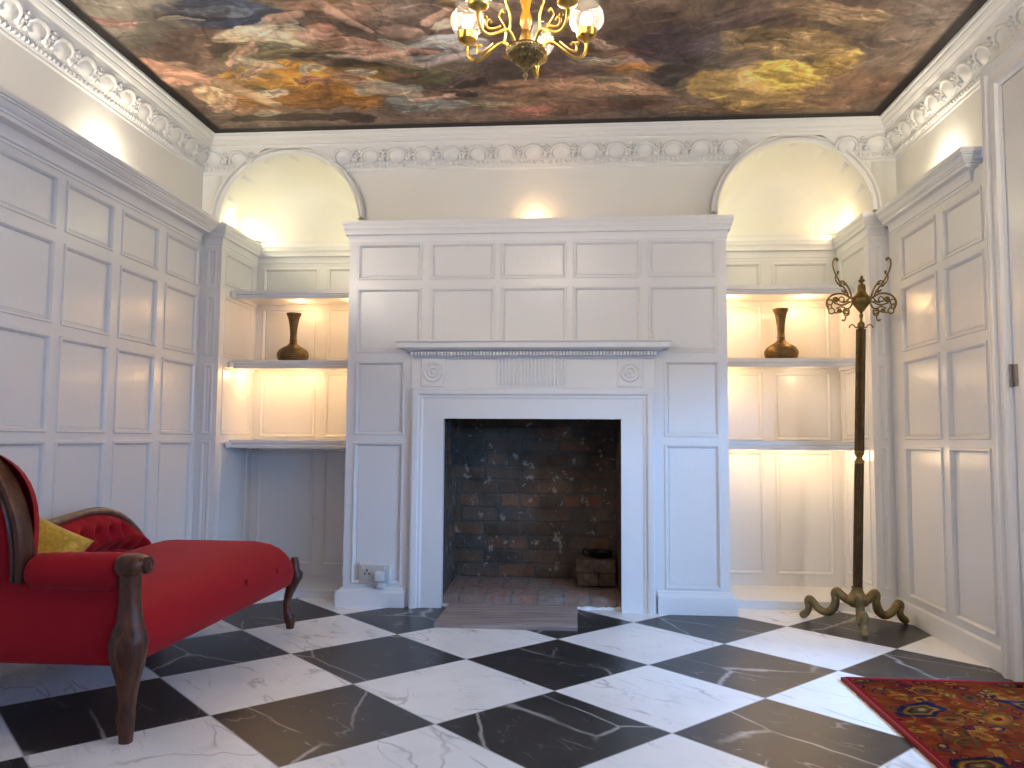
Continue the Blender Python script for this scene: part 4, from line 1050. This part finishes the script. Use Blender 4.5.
mb.tube([(RX1, RY1-0.006, 0.0075)]+[(RX0+0.021-0.015*math.sin(PI/2*q_/6), RY1-0.021+0.015*math.cos(PI/2*q_/6), 0.0075) for q_ in range(7)]+[(RX0+0.006, RY0, 0.0075)], 0.0072, 10, 1)
b_ = mb.build('binding', M['rug_edge'], rug, smooth=True, angle=40); b_['label'] = 'plain red bound edge'

# ---- hearth board, bricks, dish -------------------------------------
mb = MB()
rows = []
bx0, bx1, by0, by1 = -0.648, 0.002, 3.600, 4.052
prof = [(by0, 0.0005), (by0, 0.016)]
nr = 13
for i in range(nr):
    y0 = by0+0.003+(by1-by0-0.006)*i/nr; y1 = by0+0.003+(by1-by0-0.006)*(i+1)/nr
    prof += [(y0+0.001, 0.0135), (y0+0.006, 0.022), (y1-0.006, 0.022), (y1-0.001, 0.0135)]
prof += [(by1, 0.016), (by1, 0.0005)]
rows = [[Vector((xx, y, z)) for y, z in prof] for xx in (bx0, bx1)]
V = mb.grid(rows, close_v=True); mb.bm.faces.new(V[0]); mb.bm.faces.new(V[1])
o = mb.build('ribbed_board', M['board']); tag(o, 'grey brown ribbed board lying on the tiles before the hearth', 'board')
def brick(x0, x1, y0, y1, z0, z1, label, seed):
    mb = MB(); mb.box(x0, x1, y0, y1, z0, z1, 0.006, seg=2)
    bmesh.ops.subdivide_edges(mb.bm, edges=mb.bm.edges[:], cuts=3, use_grid_fill=True)
    rr = random.Random(seed)
    for v in mb.bm.verts:
        if v.co.z > z0+0.004: v.co += Vector((rr.uniform(-1, 1), rr.uniform(-1, 1), 0 if v.co.z > z1-0.004 else rr.uniform(-1, 1)))*0.0022
    tag(mb.build('loose_brick', M['loose_brick'], smooth=True, angle=35), label, 'brick', 'bricks stacked in the firebox')
brick(0.000, 0.112, 4.30, 4.50, 0.0735, 0.145, 'reddish brick under the long brick, towards the middle of firebox', 1)
brick(0.118, 0.206, 4.30, 4.50, 0.0735, 0.145, 'pale brick under the long brick, against the firebox side', 2)
brick(-0.008, 0.206, 4.295, 4.49, 0.1455, 0.215, 'long brick lying on top of two others in the firebox', 3)
mb = MB(); mb.lathe([(0.0, 0.0), (0.045, 0.0), (0.062, 0.012), (0.070, 0.034), (0.073, 0.036), (0.068, 0.036), (0.056, 0.012), (0.0, 0.006)], n=28)
mb.tube([(-0.066, 0, 0.030), (-0.088, 0.0, 0.044), (-0.096, 0.0, 0.020), (-0.072, 0, 0.012)], 0.005, 8, 4)
o = mb.build('iron_dish', M['iron'], smooth=True, angle=45); o.location = (0.128, 4.385, 0.2155)
tag(o, 'black iron dish sitting on the bricks inside the fireplace', 'dish')

# ---- wall socket -----------------------------------------------------
sk = thing('wall_socket', 'white double wall socket low on the chimney breast', 'socket', (-1.030, YC+0.009, 0.167))
SY = 0.0
mb = MB(); mb.box(-0.084, 0.080, -0.024, 0.004, -0.052, 0.050, 0.004); mb.build('back_box', M['plastic'], sk, smooth=True)
mb = MB(); mb.box(-0.076, 0.073, -0.033, -0.0242, -0.046, 0.044, 0.003); fp = mb.build('faceplate', M['plastic_grey'], sk, smooth=True)
for x in (-0.040, 0.037):
    mb = MB()
    if x < 0:
        for hx, hz, w_, h_ in ((-0.011, 0.000, .0032, .0055), (0.011, 0.000, .0032, .0055), (0.0, 0.016, .0032, .0065)): mb.box(x+hx-w_, x+hx+w_, -0.0345, -0.0325, hz-h_, hz+h_)
        mb.build('pin_holes', M['black'], fp)
    mb = MB(); mb.box(x-0.022 if x < 0 else x+0.012, x-0.014 if x < 0 else x+0.020, -0.037, -0.0332, 0.024, 0.037, 0.0015); mb.build('switch', M['plastic'], fp)
mb = MB(); mb.box(-1.030+0.006, -1.030+0.056, YC-0.060, YC-0.0245, 0.133, 0.182, 0.008, seg=3)
mb.tube([(-1.030+0.030, YC-0.045, 0.135), (-1.030+0.028, YC-0.046, 0.120), (-1.030+0.024, YC-0.040, 0.108)], 0.0035, 8, 3)
o = mb.build('plug', M['plastic'], smooth=True); tag(o, 'white plug pushed into the double wall socket', 'plug')
mb = MB(); mb.box(-1.022, -0.975, YC-0.034, YC-0.002, 0.0955, 0.1215, 0.004, seg=3); mb.box(-1.012, -0.985, YC-0.036, YC-0.033, 0.102, 0.115, 0.001)
o = mb.build('cable_box', M['plastic'], smooth=True); tag(o, 'small white cable box on the plinth below the wall socket', 'cable box')

# ---- door in the right wall -----------------------------------------
AX = 1.556
AP = [(0.0, 1.60), (0.0, AX+0.016), (0.006, AX+0.008), (0.014, AX+0.008), (0.018, AX+0.014), (0.026, AX+0.014), (0.034, AX), (0.052, AX), (0.058, AX+0.012), (0.090, AX+0.012), (0.096, AX+0.004), (0.108, AX+0.004), (0.114, AX+0.016), (0.125, AX+0.02), (0.125, 1.60)]
mb = MB()
def ap(f): return f
mb.sweep(AP, [lambda p, q: Vector((q, YD-p, 0)), lambda p, q: Vector((q, YD-p, 2.315-p))])
mb.sweep(AP, [lambda p, q: Vector((q, YD-p, 2.315-p)), lambda p, q: Vector((q, DY0-0.13+p, 2.315-p))])
mb.sweep(AP, [lambda p, q: Vector((q, DY0-0.13+p, 2.315-p)), lambda p, q: Vector((q, DY0-0.13+p, 0))])
mb.build('trim_17', M['trim'], kind='structure', smooth=True, angle=25)
D0, D1 = DY0+0.002, 2.984
mb = MB()
mb.box(1.580, 1.622, D1-0.14, D1, 0.006, DZ-0.012, 0.003); mb.box(1.580, 1.622, D0, D0+0.10, 0.006, DZ-0.012, 0.003)
for a, b in ((0.006, 0.12), (1.16, 1.30), (DZ-0.112, DZ-0.012)): mb.box(1.581, 1.621, D0+0.09, D1-0.13, a, b, 0.003)
mb.box(1.590, 1.612, D0+0.09, D1-0.13, 1.29, DZ-0.10)  # unseen solid upper panel, added to keep daylight off the upper walls
d = mb.build('door_1', M['trim'], kind='structure')
mb = MB(); mb.box(1.599, 1.603, D0+0.095, D1-0.135, 0.115, 1.165); mb.build('pane', M['pane'], d)
for z in (1.10,):
    mb = MB(); mb.lathe([(0, -0.042), (.007, -0.042), (.007, -0.014), (.0062, -0.0135), (.0062, 0.0135), (.007, 0.014), (.007, 0.042), (0, 0.042)], (1.574, D1+0.004, z), 14)
    mb.box(1.576, 1.5795, D1-0.03, D1+0.002, z-0.04, z+0.04); mb.build('hinge', M['hinge'], d, smooth=True)

# ---- chandelier ------------------------------------------------------
HX, HY = -0.150, 2.20
cd = thing('chandelier', 'brass chandelier with glass globe shades hanging below the painted ceiling', 'chandelier', (HX, HY, 2.49))
def zc(z): return z-2.49
mb = MB(); mb.lathe([(0.0, zc(1.885)), (.002, zc(1.892)), (.0025, zc(1.900)), (.007, zc(1.904)), (.008, zc(1.910)), (.0035, zc(1.914)), (.006, zc(1.920)), (.009, zc(1.924)), (.006, zc(1.928)), (.011, zc(1.934))], n=20); mb.build('finial', M['dark_gold'], cd, smooth=True, angle=45)
mb = MB(); prof = [(.008, zc(1.930)), (.016, zc(1.934)), (.019, zc(1.940)), (.028, zc(1.944)), (.033, zc(1.952)), (.044, zc(1.957)), (.049, zc(1.966)), (.055, zc(1.972)), (.056, zc(1.979)), (.052, zc(1.984)), (.055, zc(1.988)), (.044, zc(1.993)), (.02, zc(1.995)), (0.0, zc(1.995))]
mb.lathe(prof, n=40)
for rr, z, m_ in ((.049, 1.967, 26), (.037, 1.953, 20), (.054, 1.979, 30)):
    for k_ in range(m_): mb.ball((rr*math.cos(2*PI*k_/m_), rr*math.sin(2*PI*k_/m_), zc(z)), .0045, u=7, v=5)
mb.build('bowl', M['dark_gold'], cd, smooth=True, angle=50)
mb = MB(); mb.lathe([(.024, zc(1.993)), (.020, zc(2.010)), (.015, zc(2.030)), (.011, zc(2.042))], n=24); mb.build('stem_cup', M['gold'], cd, smooth=True, angle=50)
mb = MB(); mb.lathe([(.009, zc(2.040)), (.012, zc(2.048)), (.019, zc(2.062)), (.017, zc(2.082)), (.011, zc(2.10)), (.014, zc(2.12)), (.018, zc(2.14)), (.011, zc(2.16)), (.013, zc(2.19)), (.020, zc(2.205)), (.012, zc(2.22))], n=24); mb.build('amber_column', M['amber'], cd, smooth=True, angle=60)
mb = MB(); mb.lathe([(.012, zc(2.215)), (.008, zc(2.23)), (.008, zc(2.44)), (.045, zc(2.455)), (.055, zc(2.475)), (.055, zc(2.494)), (0, zc(2.494))], n=24); mb.build('rod', M['gold'], cd, smooth=True, angle=45)
for az in (8, 74, 138, 222, 284):
    a = math.radians(90-az); dx_, dy_ = math.cos(a), math.sin(a)
    def q(r, z, s=0.0): return Vector((dx_*r-dy_*s, dy_*r+dx_*s, zc(z)))
    mb = MB()
    mb.tube([q(.045, 1.990), q(.058, 2.010), q(.076, 2.016), q(.098, 2.004), q(.125, 1.986), q(.150, 1.976), q(.172, 1.984), q(.182, 2.005), q(.183, 2.030)], [.006, .006, .0055, .0055, .0055, .0055, .005, .005, .005], 10, 5)
    mb.tube([q(.100, 2.018), q(.128, 2.000), q(.150, 1.996), q(.152, 2.012), q(.142, 2.022), q(.134, 2.014)], [.004, .0038, .0036, .0034, .003, .004], 8, 4)
    mb.tube([q(.066, 2.015), q(.062, 2.060), q(.082, 2.100), q(.074, 2.118), q(.066, 2.108)], [.0035, .0035, .003, .003, .004], 8, 4)
    mb.ball(q(.156, 2.022), .0065, u=8, v=6)
    mb.build('arm', M['gold'], cd, smooth=True, angle=60)
    m_ = Matrix.Translation(q(.183, 2.49))
    mb = MB(); mb.lathe([(0.0, zc(2.022)), (.008, zc(2.024)), (.010, zc(2.030)), (.020, zc(2.036)), (.028, zc(2.041)), (.029, zc(2.044)), (.030, zc(2.062)), (.031, zc(2.064)), (.027, zc(2.064)), (.026, zc(2.046)), (0, zc(2.046))], n=36, mat=m_, flute=18, fd=0.04); mb.build('cup', M['gold'], cd, smooth=True, angle=50)
    mb = MB(); gp = [(.026, zc(2.062)), (.038, zc(2.068)), (.047, zc(2.079)), (.0515, zc(2.093)), (.0515, zc(2.106)), (.047, zc(2.120)), (.038, zc(2.131)), (.030, zc(2.137)), (.032, zc(2.145)), (.038, zc(2.152))]
    rows = [[m_ @ Vector((r*math.cos(2*PI*k_/32), r*math.sin(2*PI*k_/32), z)) for k_ in range(32)] for r, z in gp]
    mb.grid(rows, close_v=True); gl_ = mb.build('glass_globe', M['globe'], cd, smooth=True, angle=70)
    mb = MB(); b0 = m_ @ Vector((0, 0, zc(2.098))); mb.ball(b0, .017, .017, .021, 14, 10); mb.lathe([(.008, zc(2.05)), (.008, zc(2.085))], n=12, mat=m_)
    mb.build('bulb', M['bulb'], gl_, smooth=True, angle=60)

# ------------------------------------------------------------------ lights
def light(name, typ, loc, energy, col, size=0.03, rot=None, **kw):
    L = bpy.data.lights.new(name, typ); L.energy = energy; L.color = col
    if typ in ('POINT', 'SPOT'): L.shadow_soft_size = size
    for k_, v_ in kw.items(): setattr(L, k_, v_)
    o = bpy.data.objects.new(name, L); COL.objects.link(o); o.location = loc
    if rot: o.rotation_euler = rot
    return o
EX = 1.0
WARM, WARM2, CREAMY = (1.0, 0.70, 0.38), (1.0, 0.60, 0.26), (1.0, 0.90, 0.52)
for k_, az in enumerate((8, 74, 138, 222, 284)):
    a = math.radians(90-az)
    light('bulb_light', 'POINT', (HX+.183*math.cos(a), HY+.183*math.sin(a), 2.102), 4.2*EX, (1.0, 0.86, 0.68), 0.03)
# uplights on the ledges, then added fill lamps out of view
light('ledge_and_fill_light', 'POINT', (-2.015, 3.20, 2.075), 2.4*EX, (1.0, 0.88, 0.68), 0.02)
light('ledge_and_fill_light', 'POINT', (1.590, 3.55, 2.062), 2.2*EX, (1.0, 0.88, 0.68), 0.02)
light('ledge_and_fill_light', 'POINT', (-0.225, 4.065, 2.030), 0.45*EX, WARM2, 0.02)
for p_ in ((-2.015, 1.9), (-2.015, 1.0), (1.54, 1.6)): light('ledge_and_fill_light', 'POINT', (*p_, 2.085), 25*EX, (1.0, 0.89, 0.73), 0.02)  # added unseen fill lamps nearer the camera, for warm ambient light
# alcove vault lights
light('vault_light', 'POINT', (-1.930, 4.23, 2.065), 0.5*EX, CREAMY, 0.02)
light('vault_light', 'POINT', (-1.925, 4.46, 2.065), 0.55*EX, CREAMY, 0.02)
light('vault_light', 'POINT', (-1.225, 4.30, 2.060), 0.8*EX, CREAMY, 0.02)
light('vault_light', 'POINT', (0.785, 4.25, 2.055), 1.25*EX, CREAMY, 0.02)
light('vault_light', 'POINT', (1.460, 4.44, 2.050), 0.7*EX, WARM, 0.02)
# spots under the shelves
def down(x, y, z, e, col): light('shelf_light', 'POINT', (x, y, z-0.018), e*EX*0.26, col, 0.03)
down(-1.62, 4.44, 1.635, 3.0, WARM2); down(-1.30, 4.40, 1.635, 2.6, WARM2)
down(-1.86, 4.40, 1.238, 3.0, WARM2); down(-1.62, 4.44, 1.238, 3.2, WARM2); down(-1.32, 4.40, 1.238, 2.2, WARM2)
down(0.84, 4.42, 1.638, 5.0, WARM2); down(1.26, 4.44, 1.638, 4.0, WARM2)
down(0.86, 4.42, 1.245, 4.0, WARM2); down(1.25, 4.42, 1.245, 1.8, WARM)
down(0.95, 4.40, 0.805, 3.2, WARM); down(1.22, 4.42, 0.805, 3.2, WARM); down(1.42, 4.38, 0.805, 1.8, WARM)
# daylight: sky through the glazed door; then fill through two added, unseen windows
BLUE = (0.17, 0.47, 1.0)
light('door_daylight', 'AREA', (2.35, 1.60, 1.25), 105*EX, BLUE, rot=(0, math.radians(78), math.radians(-40)), shape='RECTANGLE', size=1.0, size_y=1.1)
light('door_daylight', 'AREA', (2.30, 2.62, 1.35), 30*EX, (0.22, 0.50, 1.0), rot=(0, math.radians(78), math.radians(-4)), shape='RECTANGLE', size=1.2, size_y=0.8)
light('window_fill_light', 'AREA', (1.80, (W2[0]+W2[1])/2, 1.30), 48*EX, (0.16, 0.44, 1.0), rot=(0, math.radians(50), math.radians(-14)), shape='RECTANGLE', size=1.7, size_y=1.6)  # blue fill outside the added side window
light('window_fill_light', 'AREA', ((WX0+WX1)/2, YF-0.14, (WZ0+WZ1)/2), 4*EX, (0.7, 0.83, 1.0), rot=(math.radians(90), 0, 0), shape='RECTANGLE', size=1.3, size_y=1.35)  # neutral fill outside the added rear window
w = bpy.data.worlds.new('world'); bpy.context.scene.world = w; w.use_nodes = True
w.node_tree.nodes['Background'].inputs[0].default_value = (0.45, 0.62, 0.9, 1); w.node_tree.nodes['Background'].inputs[1].default_value = 0.3

# ------------------------------------------------------------------ camera
def rotm(yaw, pit, rol):
    c, s = math.cos(yaw), math.sin(yaw); A_ = Matrix(((c, s, 0), (-s, c, 0), (0, 0, 1)))
    c, s = math.cos(pit), math.sin(pit); B_ = Matrix(((1, 0, 0), (0, c, s), (0, -s, c)))
    c, s = math.cos(rol), math.sin(rol); C_ = Matrix(((c, 0, s), (0, 1, 0), (-s, 0, c)))
    return C_ @ B_ @ A_
R_ = rotm(*[math.radians(v) for v in (4.763, 4.053, 0.4007)])
cam = bpy.data.cameras.new('camera'); co = bpy.data.objects.new('camera', cam); COL.objects.link(co)
m4 = Matrix((R_[0], R_[2], -R_[1])).transposed().to_4x4(); m4.translation = (0, 0, 0.8553)
co.matrix_world = m4
cam.sensor_width = 36; cam.lens = 785/1024*36; cam.clip_start = 0.02
sc = bpy.context.scene; sc.camera = co
sc.view_settings.view_transform = 'Standard'; sc.view_settings.look = 'None'; sc.view_settings.gamma = 1; sc.view_settings.use_curve_mapping = False
sc.view_settings.exposure = 0.5
